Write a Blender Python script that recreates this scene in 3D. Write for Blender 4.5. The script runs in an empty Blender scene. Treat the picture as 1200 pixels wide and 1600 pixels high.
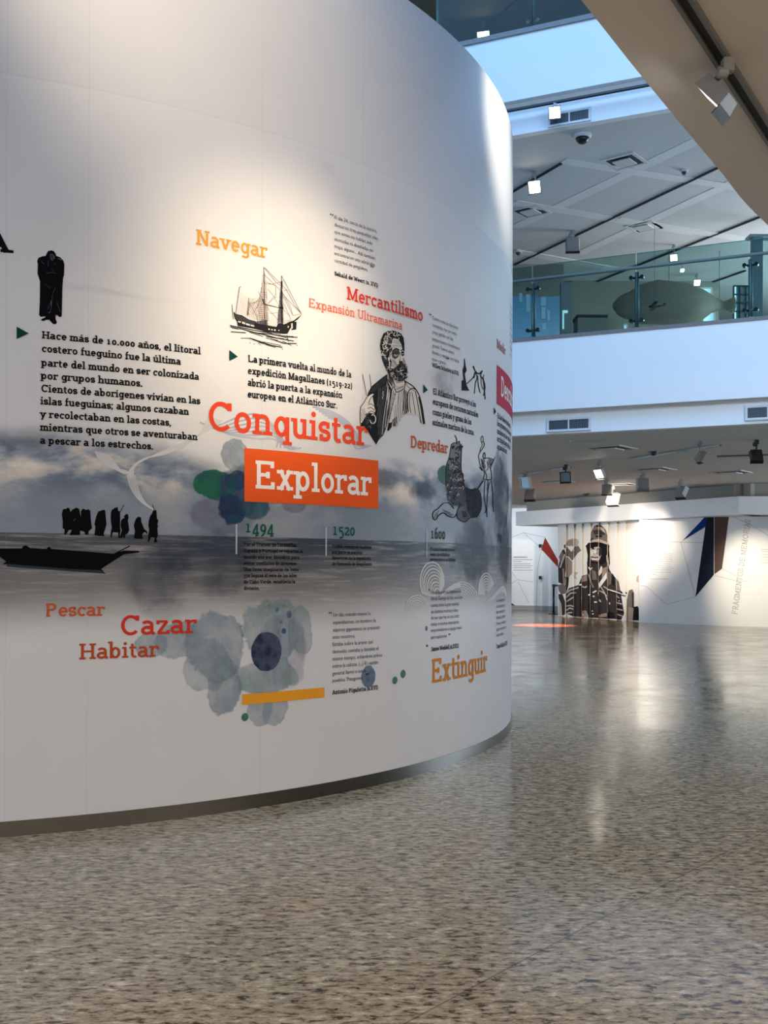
import bpy, bmesh, math, random
from mathutils import Vector, Matrix

# ------------------------------------------------------------------ camera, light, exposure
F = 1670.0            # focal length in pixels of a 1200 x 1600 frame
PY = 886.5            # image row of the horizon (lens shifted upward)
ROLL = 0.0031
EYE = 1.55
SC = bpy.context.scene
COL = SC.collection
CR, SR = math.cos(ROLL), math.sin(ROLL)

cam_data = bpy.data.cameras.new('camera')
cam = bpy.data.objects.new('camera', cam_data)
COL.objects.link(cam)
cam_data.sensor_fit = 'VERTICAL'
cam_data.sensor_height = 36.0
cam_data.lens = F / 1600.0 * 36.0
cam_data.shift_y = (PY - 800.0) / 1600.0
cam_data.clip_end = 200
M = Matrix(((CR, -SR, 0, 0), (0, 0, -1, 0), (SR, CR, 0, EYE), (0, 0, 0, 1)))
cam.matrix_world = M
SC.camera = cam

SC.view_settings.view_transform = 'Standard'
SC.view_settings.look = 'None'
SC.view_settings.gamma = 1.0
SC.view_settings.use_curve_mapping = False
SC.view_settings.exposure = 0.0
SC.cycles.use_denoising = True
SC.cycles.max_bounces = 8
SC.cycles.transparent_max_bounces = 24

world = bpy.data.worlds.new('world')
SC.world = world
world.use_nodes = True
wb = world.node_tree.nodes['Background']
wb.inputs['Color'].default_value = (0.40, 0.60, 1.0, 1)
wb.inputs['Strength'].default_value = 0.10


def area(name, loc, size, size_y, power, color, target, spread=180):
    d = bpy.data.lights.new(name, 'AREA')
    d.shape = 'RECTANGLE'; d.size = size; d.size_y = size_y
    d.energy = power; d.color = color; d.spread = math.radians(spread)
    o = bpy.data.objects.new(name, d)
    COL.objects.link(o)
    o.location = loc
    o.rotation_euler = (Vector(target) - Vector(loc)).to_track_quat('-Z', 'Y').to_euler()
    return o


def spot(name, loc, target, power, color, cone, blend=0.6, radius=0.06, parent=None):
    d = bpy.data.lights.new(name, 'SPOT')
    d.energy = power; d.color = color; d.spot_size = math.radians(cone)
    d.spot_blend = blend; d.shadow_soft_size = radius
    o = bpy.data.objects.new(name, d)
    COL.objects.link(o)
    o.location = loc
    o.rotation_euler = (Vector(target) - Vector(loc)).to_track_quat('-Z', 'Y').to_euler()
    if parent:
        o.parent = parent
        o.matrix_parent_inverse = parent.matrix_basis.inverted()
    return o


BLUE = (0.27, 0.55, 1.0)
WARM = (1.0, 0.80, 0.56)
area('skylight', (1.0, 10.2, 14.5), 14, 8, 2150, BLUE, (1.6, 11.0, 0))
area('balcony_front_fill', (7.0, 4.5, 8.5), 5, 2, 150, (0.62, 0.80, 1.0), (5.2, 16.5, 4.4), 70)  # added fill that whitens the lower balcony front, no actual lamp there
area('mural_left_blue_fill', (-10.0, -6.0, 5.5), 6, 6, 620, (0.36, 0.62, 1.0), (-2.5, 6, 4.0))  # unseen blue fill added for the left of the mural, not a window
area('rear_fill', (2.0, -11.8, 2.2), 20, 3.4, 300, (1.0, 0.90, 0.78), (2.0, 10, 2.4))  # invented broad fill behind the viewer, lifting soffit, floor and mural
area('soffit_bounce_fill', (8.0, 1.0, 3.9), 7, 9, 800, (1.0, 0.90, 0.80), (8.0, 1.2, 0))  # added out of view so its floor bounce brightens the soffit
area('near_floor_warm_fill', (-1.5, -0.5, 3.9), 8, 3.5, 215, (1.0, 0.78, 0.54), (-2.4, 1.5, 0))  # warm fill put in above the near floor, not an actual ceiling fitting
area('gallery_left_fill', (-16.0, 30.0, 2.0), 12, 3, 1700, (0.55, 0.76, 1.0), (6, 28, 1.8))  # cool fill added beyond the drum for the bulkhead and back walls
area('gallery_right_fill', (21.5, 21.0, 2.2), 12, 3, 1700, (0.70, 0.84, 1.0), (6, 28, 1.8))  # extra cool fill from the right to lift the lower gallery
area('upper_gallery_fill', (13.5, 24.0, 7.0), 4, 3, 900, (0.80, 0.90, 1.0), (2, 22, 7.5))  # unseen fill added to brighten the rooms behind the balcony glass


# ------------------------------------------------------------------ pixel geometry helpers
def ray(px, py):
    x, y = px - 600.0, py - PY
    u, v = CR * x + SR * y, -SR * x + CR * y
    return Vector((u / F, 1.0, -v / F))


def on_z(px, py, z):
    d = ray(px, py)
    t = (z - EYE) / d.z
    return Vector((d.x * t, d.y * t, z))


def on_depth(px, py, y):
    d = ray(px, py)
    return Vector((d.x * y, y, EYE + d.z * y))


def on_vert(px, py, p0, e):
    """hit of a pixel ray with the vertical plane through plan point p0 along plan direction e"""
    d = ray(px, py)
    n = Vector((-e[1], e[0]))
    t = (n.x * p0[0] + n.y * p0[1]) / (n.x * d.x + n.y * d.y)
    return Vector((d.x * t, d.y * t, EYE + d.z * t))


# ------------------------------------------------------------------ materials
def lin(c):
    return tuple(((v / 255) / 12.92 if v / 255 <= 0.04045 else ((v / 255 + 0.055) / 1.055) ** 2.4) for v in c) + (1.0,)


def new_mat(name):
    m = bpy.data.materials.new(name)
    m.use_nodes = True
    nt = m.node_tree
    return m, nt, nt.nodes, nt.links, nt.nodes['Principled BSDF']


def paint(name, rgb, rough=0.55, metal=0.0, spec=0.4, var=0.04, scale=6.0, bump=0.0):
    m, nt, N, L, b = new_mat(name)
    b.inputs['Roughness'].default_value = rough
    b.inputs['Metallic'].default_value = metal
    b.inputs['Specular IOR Level'].default_value = spec
    tc = N.new('ShaderNodeTexCoord')
    nz = N.new('ShaderNodeTexNoise')
    nz.inputs['Scale'].default_value = scale
    nz.inputs['Detail'].default_value = 4
    L.new(tc.outputs['Object'], nz.inputs['Vector'])
    mx = N.new('ShaderNodeMix'); mx.data_type = 'RGBA'
    c = lin(rgb)
    mx.inputs['A'].default_value = tuple(v * (1 - var) for v in c[:3]) + (1,)
    mx.inputs['B'].default_value = tuple(min(1, v * (1 + var)) for v in c[:3]) + (1,)
    L.new(nz.outputs['Fac'], mx.inputs['Factor'])
    L.new(mx.outputs['Result'], b.inputs['Base Color'])
    if bump:
        bp = N.new('ShaderNodeBump')
        bp.inputs['Strength'].default_value = bump
        bp.inputs['Distance'].default_value = 0.01
        L.new(nz.outputs['Fac'], bp.inputs['Height'])
        L.new(bp.outputs['Normal'], b.inputs['Normal'])
    return m


def glow(name, rgb, strength):
    m, nt, N, L, b = new_mat(name)
    b.inputs['Base Color'].default_value = lin(rgb)
    b.inputs['Emission Color'].default_value = lin(rgb)
    b.inputs['Emission Strength'].default_value = strength
    return m


def wash(name, rgb, rgb2, alpha_lo, alpha_hi, scale=5.0, soft=0.12, ragged=0.5, rough=0.5):
    """semi-transparent watercolour ink; UV runs -1..1 over the blot, its rim broken up by noise"""
    m, nt, N, L, b = new_mat(name)

    def mth(op, a, b_=None):
        n = N.new('ShaderNodeMath'); n.operation = op
        for i, v in enumerate((a, b_)):
            if v is None: continue
            if isinstance(v, (int, float)): n.inputs[i].default_value = v
            else: L.new(v, n.inputs[i])
        return n.outputs[0]

    def rng(v, a0, a1, b0, b1, smooth=True):
        n = N.new('ShaderNodeMapRange'); n.interpolation_type = 'SMOOTHSTEP' if smooth else 'LINEAR'
        L.new(v, n.inputs['Value'])
        for k, q in (('From Min', a0), ('From Max', a1), ('To Min', b0), ('To Max', b1)):
            n.inputs[k].default_value = q
        return n.outputs['Result']
    tc = N.new('ShaderNodeTexCoord')

    def noise(sc, det, ro):
        nz = N.new('ShaderNodeTexNoise')
        nz.inputs['Scale'].default_value = sc; nz.inputs['Detail'].default_value = det; nz.inputs['Roughness'].default_value = ro
        L.new(tc.outputs['Object'], nz.inputs['Vector'])
        return nz.outputs['Fac']
    ln = N.new('ShaderNodeVectorMath'); ln.operation = 'LENGTH'
    L.new(tc.outputs['UV'], ln.inputs[0])
    r = mth('ADD', ln.outputs['Value'], mth('MULTIPLY', mth('SUBTRACT', noise(scale, 8, 0.62), 0.5), ragged * 2.2))
    mask = rng(r, 1.0, 1.0 - soft, 0.0, 1.0)
    n2 = noise(scale * 0.8, 6, 0.6)
    body = rng(n2, 0.38, 0.62, alpha_lo, alpha_hi)
    rim = rng(r, 0.80, 0.98, 0.0, 0.12)
    L.new(mth('MINIMUM', mth('MULTIPLY', mask, mth('ADD', body, rim)), 1.0), b.inputs['Alpha'])
    mx = N.new('ShaderNodeMix'); mx.data_type = 'RGBA'
    mx.inputs['A'].default_value = lin(rgb); mx.inputs['B'].default_value = lin(rgb2)
    L.new(rng(noise(scale * 1.3, 5, 0.6), 0.4, 0.6, 0, 1), mx.inputs['Factor'])
    L.new(mx.outputs['Result'], b.inputs['Base Color'])
    b.inputs['Roughness'].default_value = rough
    b.inputs['Specular IOR Level'].default_value = 0.2
    return m


def ink(name, rgb, alpha=1.0, rough=0.5):
    m, nt, N, L, b = new_mat(name)
    b.inputs['Base Color'].default_value = lin(rgb)
    b.inputs['Roughness'].default_value = max(rough, 0.7)
    b.inputs['Specular IOR Level'].default_value = 0.06
    if alpha < 1:
        b.inputs['Alpha'].default_value = alpha
    return m


def glass_mat(name, rgb, alpha):
    m, nt, N, L, b = new_mat(name)
    N.remove(b)
    tr = N.new('ShaderNodeBsdfTransparent'); tr.inputs['Color'].default_value = lin(rgb)
    gl = N.new('ShaderNodeBsdfGlossy'); gl.inputs['Roughness'].default_value = 0.02
    fr = N.new('ShaderNodeFresnel'); fr.inputs['IOR'].default_value = 1.5
    mu = N.new('ShaderNodeMath'); mu.operation = 'MULTIPLY'; mu.inputs[1].default_value = alpha
    L.new(fr.outputs[0], mu.inputs[0])
    mx = N.new('ShaderNodeMixShader')
    L.new(mu.outputs[0], mx.inputs[0]); L.new(tr.outputs[0], mx.inputs[1]); L.new(gl.outputs[0], mx.inputs[2])
    L.new(mx.outputs[0], N['Material Output'].inputs['Surface'])
    return m


# ------------------------------------------------------------------ mesh builder
class MB:
    def __init__(self):
        self.v = []; self.f = []; self.m = []

    def add(self, verts, faces, mi=0):
        o = len(self.v)
        self.v.extend([tuple(p) for p in verts])
        for f in faces:
            self.f.append([i + o for i in f]); self.m.append(mi)

    def box(self, c, s, mi=0, frame=None):
        """box of full size s centred at c; frame = 3 axis vectors"""
        ax = frame or (Vector((1, 0, 0)), Vector((0, 1, 0)), Vector((0, 0, 1)))
        c = Vector(c)
        vs = []
        for k in (-1, 1):
            for j in (-1, 1):
                for i in (-1, 1):
                    vs.append(c + ax[0] * (i * s[0] / 2) + ax[1] * (j * s[1] / 2) + ax[2] * (k * s[2] / 2))
        self.add(vs, [(0, 2, 3, 1), (4, 5, 7, 6), (0, 1, 5, 4), (2, 6, 7, 3), (0, 4, 6, 2), (1, 3, 7, 5)], mi)

    def bar(self, a, b, w, h, mi=0, up=(0, 0, 1)):
        a, b = Vector(a), Vector(b)
        x = (b - a); ln = x.length; x.normalize()
        up = Vector(up)
        if abs(x.dot(up)) > 0.98:
            up = Vector((0, 1, 0))
        y = up.cross(x).normalized(); z = x.cross(y)
        self.box((a + b) / 2, (ln, w, h), mi, (x, y, z))

    def prism(self, poly, z0, z1, mi=0):
        n = len(poly)
        vs = [(p[0], p[1], z0) for p in poly] + [(p[0], p[1], z1) for p in poly]
        fs = [tuple(range(n - 1, -1, -1)), tuple(range(n, 2 * n))]
        fs += [(i, (i + 1) % n, n + (i + 1) % n, n + i) for i in range(n)]
        self.add(vs, fs, mi)

    def tube(self, pts, radii, seg=12, mi=0, cap=True):
        pts = [Vector(p) for p in pts]
        if not isinstance(radii, (list, tuple)):
            radii = [radii] * len(pts)
        rings = []
        ref = None
        for i, p in enumerate(pts):
            d = (pts[min(i + 1, len(pts) - 1)] - pts[max(i - 1, 0)]).normalized()
            if ref is None:
                ref = Vector((0, 0, 1)) if abs(d.z) < 0.9 else Vector((1, 0, 0))
            a = d.cross(ref).normalized(); b = a.cross(d)
            rings.append([p + (a * math.cos(2 * math.pi * k / seg) + b * math.sin(2 * math.pi * k / seg)) * radii[i] for k in range(seg)])
        vs = [q for r in rings for q in r]
        fs = []
        for i in range(len(pts) - 1):
            for k in range(seg):
                k2 = (k + 1) % seg
                fs.append((i * seg + k, i * seg + k2, (i + 1) * seg + k2, (i + 1) * seg + k))
        if cap:
            fs.append(tuple(range(seg - 1, -1, -1)))
            fs.append(tuple((len(pts) - 1) * seg + k for k in range(seg)))
        self.add(vs, fs, mi)

    def build(self, name, mats, parent=None, bevel=0.0, smooth=False):
        me = bpy.data.meshes.new(name)
        me.from_pydata(self.v, [], self.f)
        if not isinstance(mats, (list, tuple)):
            mats = [mats]
        for m in mats:
            me.materials.append(m)
        me.polygons.foreach_set('material_index', self.m)
        if smooth:
            me.polygons.foreach_set('use_smooth', [True] * len(self.f))
        me.update()
        bm = bmesh.new(); bm.from_mesh(me)
        bmesh.ops.recalc_face_normals(bm, faces=bm.faces)
        bm.to_mesh(me); bm.free()
        o = bpy.data.objects.new(name, me)
        COL.objects.link(o)
        if parent:
            o.parent = parent
            o.matrix_parent_inverse = parent.matrix_basis.inverted()
        if bevel:
            md = o.modifiers.new('bevel', 'BEVEL')
            md.width = bevel; md.segments = 2; md.limit_method = 'ANGLE'
        return o


def thing(name, label, cat, loc=(0, 0, 0), group=None):
    o = bpy.data.objects.new(name, None)
    o.empty_display_size = 0.1
    COL.objects.link(o)
    o.location = loc
    tag(o, label, cat, group)
    return o


def tag(o, label, cat, group=None):
    o['label'] = label; o['category'] = cat
    if group:
        o['group'] = group
    return o


def struct(o, label=None, cat=None):
    o['kind'] = 'structure'
    if label:
        o['label'] = label
    if cat:
        o['category'] = cat
    return o


# ------------------------------------------------------------------ slab-serif lettering drawn from strokes
XH, CAP, ASC, DSC = 0.5, 0.7, 0.76, -0.2


def arc(cx, cy, rx, ry, a0, a1, n=14):
    return [(cx + rx * math.cos(math.radians(a0 + (a1 - a0) * i / n)), cy + ry * math.sin(math.radians(a0 + (a1 - a0) * i / n))) for i in range(n + 1)]


def glyph(ch, w, ser=True):
    """advance width and list of (polyline, width) for one character"""
    t = w / 2; hw = w * 0.82; h = hw / 2
    P = []
    S = lambda *p: P.append((list(p), w))
    H = lambda *p: P.append((list(p), hw))
    sl = 0.075 + t

    def foot(x, y=None, l=None, r=None):
        if ser:
            y = h if y is None else y
            H((x - (sl if l is None else l), y), (x + (sl if r is None else r), y))
    ACC = {'á': ('a', 'ac'), 'é': ('e', 'ac'), 'í': ('ı', 'ac'), 'ó': ('o', 'ac'), 'ú': ('u', 'ac'), 'ñ': ('n', 'ti'), 'ü': ('u', 'di')}
    if ch in ACC:
        b, k = ACC[ch]
        adv, pl = glyph(b, w, ser)
        c = adv / 2
        if k == 'ac':
            pl.append(([(c - 0.04, 0.57), (c + 0.07, 0.70)], w * 0.85))
        elif k == 'ti':
            pl.append(([(c - 0.12, 0.59), (c - 0.06, 0.64), (c + 0.04, 0.60), (c + 0.11, 0.65)], w * 0.75))
        else:
            for s in (-0.09, 0.09):
                pl.append(([(c + s - t * .9, 0.62), (c + s + t * .9, 0.62)], w * 0.9))
        return adv, pl
    X = XH; R = X - 0.17
    if ch in 'nmh':
        top = ASC if ch == 'h' else X
        S((.13, 0), (.13, top)); foot(.13); foot(.13, top - h, sl, 0)
        xs = [.13, .41] if ch != 'm' else [.13, .38, .63]
        for a, b in zip(xs, xs[1:]):
            c = (a + b) / 2
            S(*([(a, R - .02)] + arc(c, R, (b - a) / 2, X - h - R, 180, 0) + [(b, 0)])); foot(b)
        return xs[-1] + .13, P
    if ch == 'r':
        S((.13, 0), (.13, X)); foot(.13, None, sl, sl + .02); foot(.13, X - h, sl, 0)
        H(*(arc(.30, X - .2, .17, .2 - h, 180, 85) + [(.36, X - h)])); S((.36, X), (.36, X - .15))
        return .42, P
    if ch in 'iıl':
        top = ASC if ch == 'l' else X
        S((.14, 0), (.14, top)); foot(.14); foot(.14, top - h, sl, 0)
        if ch == 'i':
            P.append((arc(.14, .65, t * .35, t * .35, 0, 360, 10), w * .95))
        return .28, P
    if ch == 'j':
        S(*([(.16, X), (.16, -.05)] + arc(.06, -.05, .10, .13, 0, -100))); foot(.16, X - h, sl, 0)
        P.append((arc(.16, .65, t * .35, t * .35, 0, 360, 10), w * .95))
        return .28, P
    if ch == 't':
        S(*([(.15, .64), (.15, .14)] + arc(.26, .14, .11, .14 - h, 180, 300))); H((.03, X - h), (.31, X - h))
        return .35, P
    if ch == 'f':
        S(*([(.15, 0), (.15, .6)] + arc(.26, .6, .11, ASC - .6 - h, 180, 70))); H((.03, X - h), (.31, X - h)); foot(.15)
        return .34, P
    if ch == 'u':
        S(*([(.12, X), (.12, .17)] + arc(.255, .17, .135, .17 - h, 180, 360) + [(.39, .17)])); S((.39, X), (.39, 0))
        foot(.12, X - h, sl, 0); foot(.39, X - h, sl, 0); foot(.39, None, 0, sl)
        return .52, P
    if ch == 'o':
        S(*arc(.25, X / 2, .215 - t, X / 2 - h, 0, 360, 28)); return .50, P
    if ch == 'c':
        S(*arc(.25, X / 2, .21 - t, X / 2 - h, 48, 318, 22)); S((.25 + .13, X - .02), (.25 + .13, X - .16)) if ser else None
        return .45, P
    if ch == 'e':
        S(*([(.05 + t, .255), (.25 + .21 - t, .255)] + arc(.25, X / 2, .21 - t, X / 2 - h, 2, 318, 26)))
        return .48, P
    if ch == 'a':
        S(*(arc(.22, X - .16, .15, .16 - h, 150, 0, 12) + [(.37, .10), (.40, h), (.47, h)]))
        S(*(arc(.21, .15, .15 - t * .3, .15 - h, 40, 320, 18))); H((.21, .30 - h * .6), (.37, .30 - h * .6)); H((.21, .3 - h * .6), (.20, .3 - h * .6))
        S((.33, .06), (.37, .12))
        return .50, P
    if ch in 'sS':
        k = 1.0 if ch == 's' else CAP / X
        W = .155 if ch == 's' else .19
        x0 = W + .05; yt = X * k - h; r = (yt - h) / 4
        S(*(arc(x0, yt - r, W - t * .3, r, 35, 270, 16) + arc(x0, h + r, W - t * .3, r, 90, -145, 16)[1:]))
        if ser:
            S((x0 + W - t, yt + h * .8), (x0 + W - t, yt - .13 * k)); S((x0 - W + t, h - h * .8), (x0 - W + t, h + .13 * k))
        return 2 * x0, P
    if ch in 'dbpqg':
        left = ch in 'dqg'
        cx = .25 if left else .27
        S(*arc(cx, X / 2, .20 - t, X / 2 - h, 0, 360, 26))
        x = (cx + .20 - t * .6) if left else (cx - .20 + t * .6)
        if ch == 'd':
            S((x, 0), (x, ASC)); foot(x, ASC - h, sl, 0); foot(x, None, 0, sl)
        if ch == 'b':
            S((x, 0), (x, ASC)); foot(x, ASC - h, sl, 0)
        if ch == 'p':
            S((x, DSC), (x, X)); foot(x, X - h, sl, 0); foot(x, DSC + h)
        if ch == 'q':
            S((x, DSC), (x, X)); foot(x, X - h, 0, t); foot(x, DSC + h)
        if ch == 'g':
            S(*([(x, X), (x, -.06)] + arc(x - .16, -.06, .16, .15 - h, 0, -150, 12))); foot(x, X - h, 0, sl)
        return .53, P
    if ch in 'vVwWyY':
        top = X if ch.islower() else CAP
        k = 1 if ch.islower() else 1.25
        hwid = .17 * k
        if ch in 'wW':
            hwid *= .82
            xs = [.09 + hwid * i for i in range(5)]
            S((xs[0], top), (xs[1], 0)); S((xs[1], 0), (xs[2], top * .95)); S((xs[2], top * .95), (xs[3], 0)); S((xs[3], 0), (xs[4], top))
            foot(xs[0], top - h); foot(xs[4], top - h)
            return xs[4] + .09, P
        a, b, c = .09, .09 + hwid, .09 + 2 * hwid
        S((a, top), (b, .02)); S((c, top), (b, .02))
        if ch == 'y':
            S((b, .02), (b - .07, DSC + .06), (b - .15, DSC + .03))
        foot(a, top - h); foot(c, top - h)
        return c + .09, P
    if ch in 'xX':
        top = X if ch == 'x' else CAP
        b = .40 if ch == 'x' else .50
        S((.12, 0), (b, top)); S((.12, top), (b, 0))
        for x in (.12, b):
            foot(x, None, sl * .8, sl * .8); foot(x, top - h, sl * .8, sl * .8)
        return b + .14, P
    if ch in 'zZ':
        top = X if ch == 'z' else CAP
        H((.07, top - h), (.38, top - h)); S((.37, top - h), (.08, h)); H((.07, h), (.40, h))
        S((.07, top), (.07, top - .14)); S((.40, 0), (.40, .14))
        return .46, P
    if ch == 'k':
        S((.13, 0), (.13, ASC)); foot(.13); S((.13, .2), (.38, X)); S((.22, .28), (.42, 0)); foot(.42); foot(.38, X - h)
        return .5, P
    C = CAP
    if ch == 'A':
        S((.10, 0), (.32, C)); S((.32, C), (.54, 0)); H((.18, .24), (.46, .24)); foot(.10); foot(.54); H((.22, C - h), (.34, C - h))
        return .64, P
    if ch in 'CG':
        S(*arc(.36, C / 2, .30 - t, C / 2 - h, 45, 318 if ch == 'C' else 340, 26))
        S((.57, C - .01), (.57, C - .2))
        if ch == 'G':
            S((.59, .02), (.59, .3)); H((.45, .3), (.66, .3))
        return .66, P
    if ch == 'O':
        S(*arc(.36, C / 2, .31 - t, C / 2 - h, 0, 360, 28)); return .72, P
    if ch == 'D':
        S((.14, 0), (.14, C)); S(*([(.05, C - h), (.30, C - h)] + arc(.30, C / 2, .29 - t, C / 2 - h, 90, -90) + [(.05, h)]))
        return .66, P
    if ch in 'EFL':
        S((.14, 0), (.14, C)); foot(.14, None, .09, .09); foot(.14, C - h, .09, .09)
        if ch != 'L':
            H((.14, C - h), (.52, C - h)); S((.52, C), (.52, C - .17)); H((.14, C / 2), (.40, C / 2)); S((.40, C / 2 - .08), (.40, C / 2 + .08))
        if ch != 'F':
            H((.14, h), (.54, h)); S((.54, 0), (.54, .18))
        return .64, P
    if ch in 'HN':
        b = .54
        S((.14, 0), (.14, C)); S((b, 0), (b, C))
        if ch == 'H':
            H((.14, C / 2), (b, C / 2)); foot(b)
        else:
            S((.14, C - .02), (b, .02))
        foot(.14); foot(.14, C - h); foot(b, C - h)
        return b + .14, P
    if ch == 'M':
        S((.14, 0), (.14, C)); S((.66, 0), (.66, C)); S((.14, C), (.40, .06)); S((.40, .06), (.66, C)); foot(.14); foot(.66)
        foot(.14, C - h, sl, 0); foot(.66, C - h, 0, sl)
        return .80, P
    if ch == 'I':
        S((.16, 0), (.16, C)); foot(.16); foot(.16, C - h); return .32, P
    if ch == 'J':
        S(*([(.26, C), (.26, .16)] + arc(.15, .16, .11, .16 - h, 0, -150))); foot(.26, C - h); return .38, P
    if ch in 'PRB':
        S((.14, 0), (.14, C)); foot(.14, None, .09, .11)
        S(*([(.05, C - h), (.32, C - h)] + arc(.32, C - .19, .20 - t, .19 - h, 90, -90) + [(.14, C - .38 + h)]))
        if ch == 'R':
            S((.32, .32), (.50, 0)); foot(.52, None, .05, .07)
        if ch == 'B':
            S(*([(.14, .34), (.34, .34)] + arc(.34, .17, .21 - t, .17 - h, 90, -90) + [(.05, h)]))
        return .60, P
    if ch == 'T':
        S((.30, 0), (.30, C)); foot(.30); H((.05, C - h), (.55, C - h)); S((.06, C), (.06, C - .17)); S((.54, C), (.54, C - .17))
        return .60, P
    if ch == 'U':
        S(*([(.14, C), (.14, .22)] + arc(.34, .22, .20, .22 - h, 180, 360) + [(.54, C)])); foot(.14, C - h); foot(.54, C - h)
        return .68, P
    if ch.isdigit():
        x = .24
        if ch == '0':
            S(*arc(x, X / 2, .20 - t, X / 2 - h, 0, 360, 26))
        elif ch == '1':
            S((x, 0), (x, X)); foot(x, None, .13, .13); H((x - .13, X - h * 1.2), (x, X - h))
        elif ch == '2':
            S(*(arc(x, X - .15, .14, .15 - h, 160, -40, 14) + [(.08, h)])); H((.07, h), (.41, h)); S((.40, 0), (.40, .12))
        elif ch == '4':
            S((.32, DSC), (.32, X)); S((.32, X - .02), (.05, -.03)); H((.04, -.03), (.45, -.03)); foot(.32, DSC + h, .1, .1)
        elif ch == '5':
            H((.12, X - h), (.40, X - h)); S((.13, X), (.12, .22)); S(*arc(.23, .05, .17, .21, 125, -130, 18))
        elif ch == '6':
            S(*arc(x, .22, .19 - t, .22 - h, 0, 360, 24)); S(*arc(.42, .22, .37 - t, .48, 180, 98, 10))
        elif ch == '9':
            S(*arc(x, .28, .19 - t, .22 - h, 0, 360, 24)); S(*arc(.06, .28, .37 - t, .46, 0, -80, 10))
        elif ch == '3':
            S(*arc(.22, .36, .14, .14 - h, 150, -80, 12)); S(*arc(.22, .02, .17, .21, 80, -150, 14))
        elif ch == '7':
            H((.05, X - h), (.42, X - h)); S((.42, X - h), (.20, DSC)); S((.06, X), (.06, X - .12))
        elif ch == '8':
            S(*arc(x, .52, .15 - t * .5, .16 - h, 0, 360, 22)); S(*arc(x, .19, .19 - t, .19 - h, 0, 360, 22))
        return .48, P
    if ch == '.':
        P.append((arc(.1, t, t * .3, t * .3, 0, 360, 8), w * .9)); return .22, P
    if ch in ',;':
        P.append((arc(.1, t, t * .3, t * .3, 0, 360, 8), w * .9)); P.append(([(.11, t), (.05, -.11)], w * .7))
        if ch == ';':
            P.append((arc(.1, X - .06, t * .3, t * .3, 0, 360, 8), w * .9))
        return .22, P
    if ch == '(':
        S(*arc(.36, .28, .26, .5, 130, 230, 10)); return .28, P
    if ch == ')':
        S(*arc(-.08, .28, .26, .5, 50, -50, 10)); return .28, P
    if ch == '-':
        H((.05, .24), (.26, .24)); return .31, P
    if ch == '"':
        S((.07, .76), (.07, .58)); S((.20, .76), (.20, .58)); return .28, P
    if ch in '“”':
        for k in (0, .19):
            P.append((arc(.10 + k, .60, .03, .03, 0, 360, 10), .07))
            P.append(([(.08 + k, .60), (.15 + k, .74)] if ch == '“' else [(.12 + k, .60), (.05 + k, .46)], .055))
        return .42, P
    return .24, P      # space


def stroke(pts, w, closed=False):
    """quads of a polyline of width w with mitred joints"""
    n = len(pts)
    if n > 2 and abs(pts[0][0] - pts[-1][0]) < 1e-6 and abs(pts[0][1] - pts[-1][1]) < 1e-6:
        closed = True
    out = []
    P = pts[:-1] if closed else pts
    n = len(P)
    for i, p in enumerate(P):
        if closed:
            a, b = P[i - 1], P[(i + 1) % n]
        else:
            a, b = P[max(i - 1, 0)], P[min(i + 1, n - 1)]
        d1 = (p[0] - a[0], p[1] - a[1]); d2 = (b[0] - p[0], b[1] - p[1])
        l1 = math.hypot(*d1); l2 = math.hypot(*d2)
        if l1 < 1e-9: d1, l1 = d2, l2
        if l2 < 1e-9: d2, l2 = d1, l1
        if l1 < 1e-9:
            d1 = d2 = (1, 0); l1 = l2 = 1
        d1 = (d1[0] / l1, d1[1] / l1); d2 = (d2[0] / l2, d2[1] / l2)
        m = (-(d1[1] + d2[1]), d1[0] + d2[0]); lm = math.hypot(*m)
        if lm < 1e-6:
            m = (-d1[1], d1[0]); lm = 1
        m = (m[0] / lm, m[1] / lm)
        k = max(0.55, m[0] * -d1[1] + m[1] * d1[0])
        o = w / 2 / k
        out.append(((p[0] + m[0] * o, p[1] + m[1] * o), (p[0] - m[0] * o, p[1] - m[1] * o)))
    q = []
    for i in range(n if closed else n - 1):
        a, b = out[i], out[(i + 1) % n]
        q.append((a[0], a[1], b[1], b[0]))
    return q


def text_quads(s, w, ser=True, track=0.0):
    """quads in em units and total width"""
    x = 0; q = []
    for ch in s:
        adv, pl = glyph(ch, w, ser)
        for pts, ww in pl:
            for quad in stroke(pts, ww):
                q.append([(p[0] + x, p[1]) for p in quad])
        x += adv + track
    return q, x - track


FONT_CACHE = {}


def sans_polys(s):
    """triangles of a line in Blender's built-in sans face, em units"""
    if s in FONT_CACHE:
        return FONT_CACHE[s]
    cu = bpy.data.curves.new('t', 'FONT')
    cu.body = s; cu.resolution_u = 2; cu.size = 1.0
    ob = bpy.data.objects.new('t', cu)
    COL.objects.link(ob)
    me = bpy.data.meshes.new_from_object(ob.evaluated_get(bpy.context.evaluated_depsgraph_get()))
    vs = [v.co.copy() for v in me.vertices]
    polys = [[(vs[i].x, vs[i].y) for i in p.vertices] for p in me.polygons]
    x0 = min(v.x for v in vs); x1 = max(v.x for v in vs)
    polys = [[(x - x0, y) for x, y in p] for p in polys]
    bpy.data.objects.remove(ob); bpy.data.meshes.remove(me); bpy.data.curves.remove(cu)
    FONT_CACHE[s] = (polys, x1 - x0)
    return FONT_CACHE[s]

# ------------------------------------------------------------------ the big curved mural wall
DX, DY, DR = -4.14, 11.187, 5.438
Z_SEA, Z_SEAM, Z_TOP = 1.743, 4.369, 5.724


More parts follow.
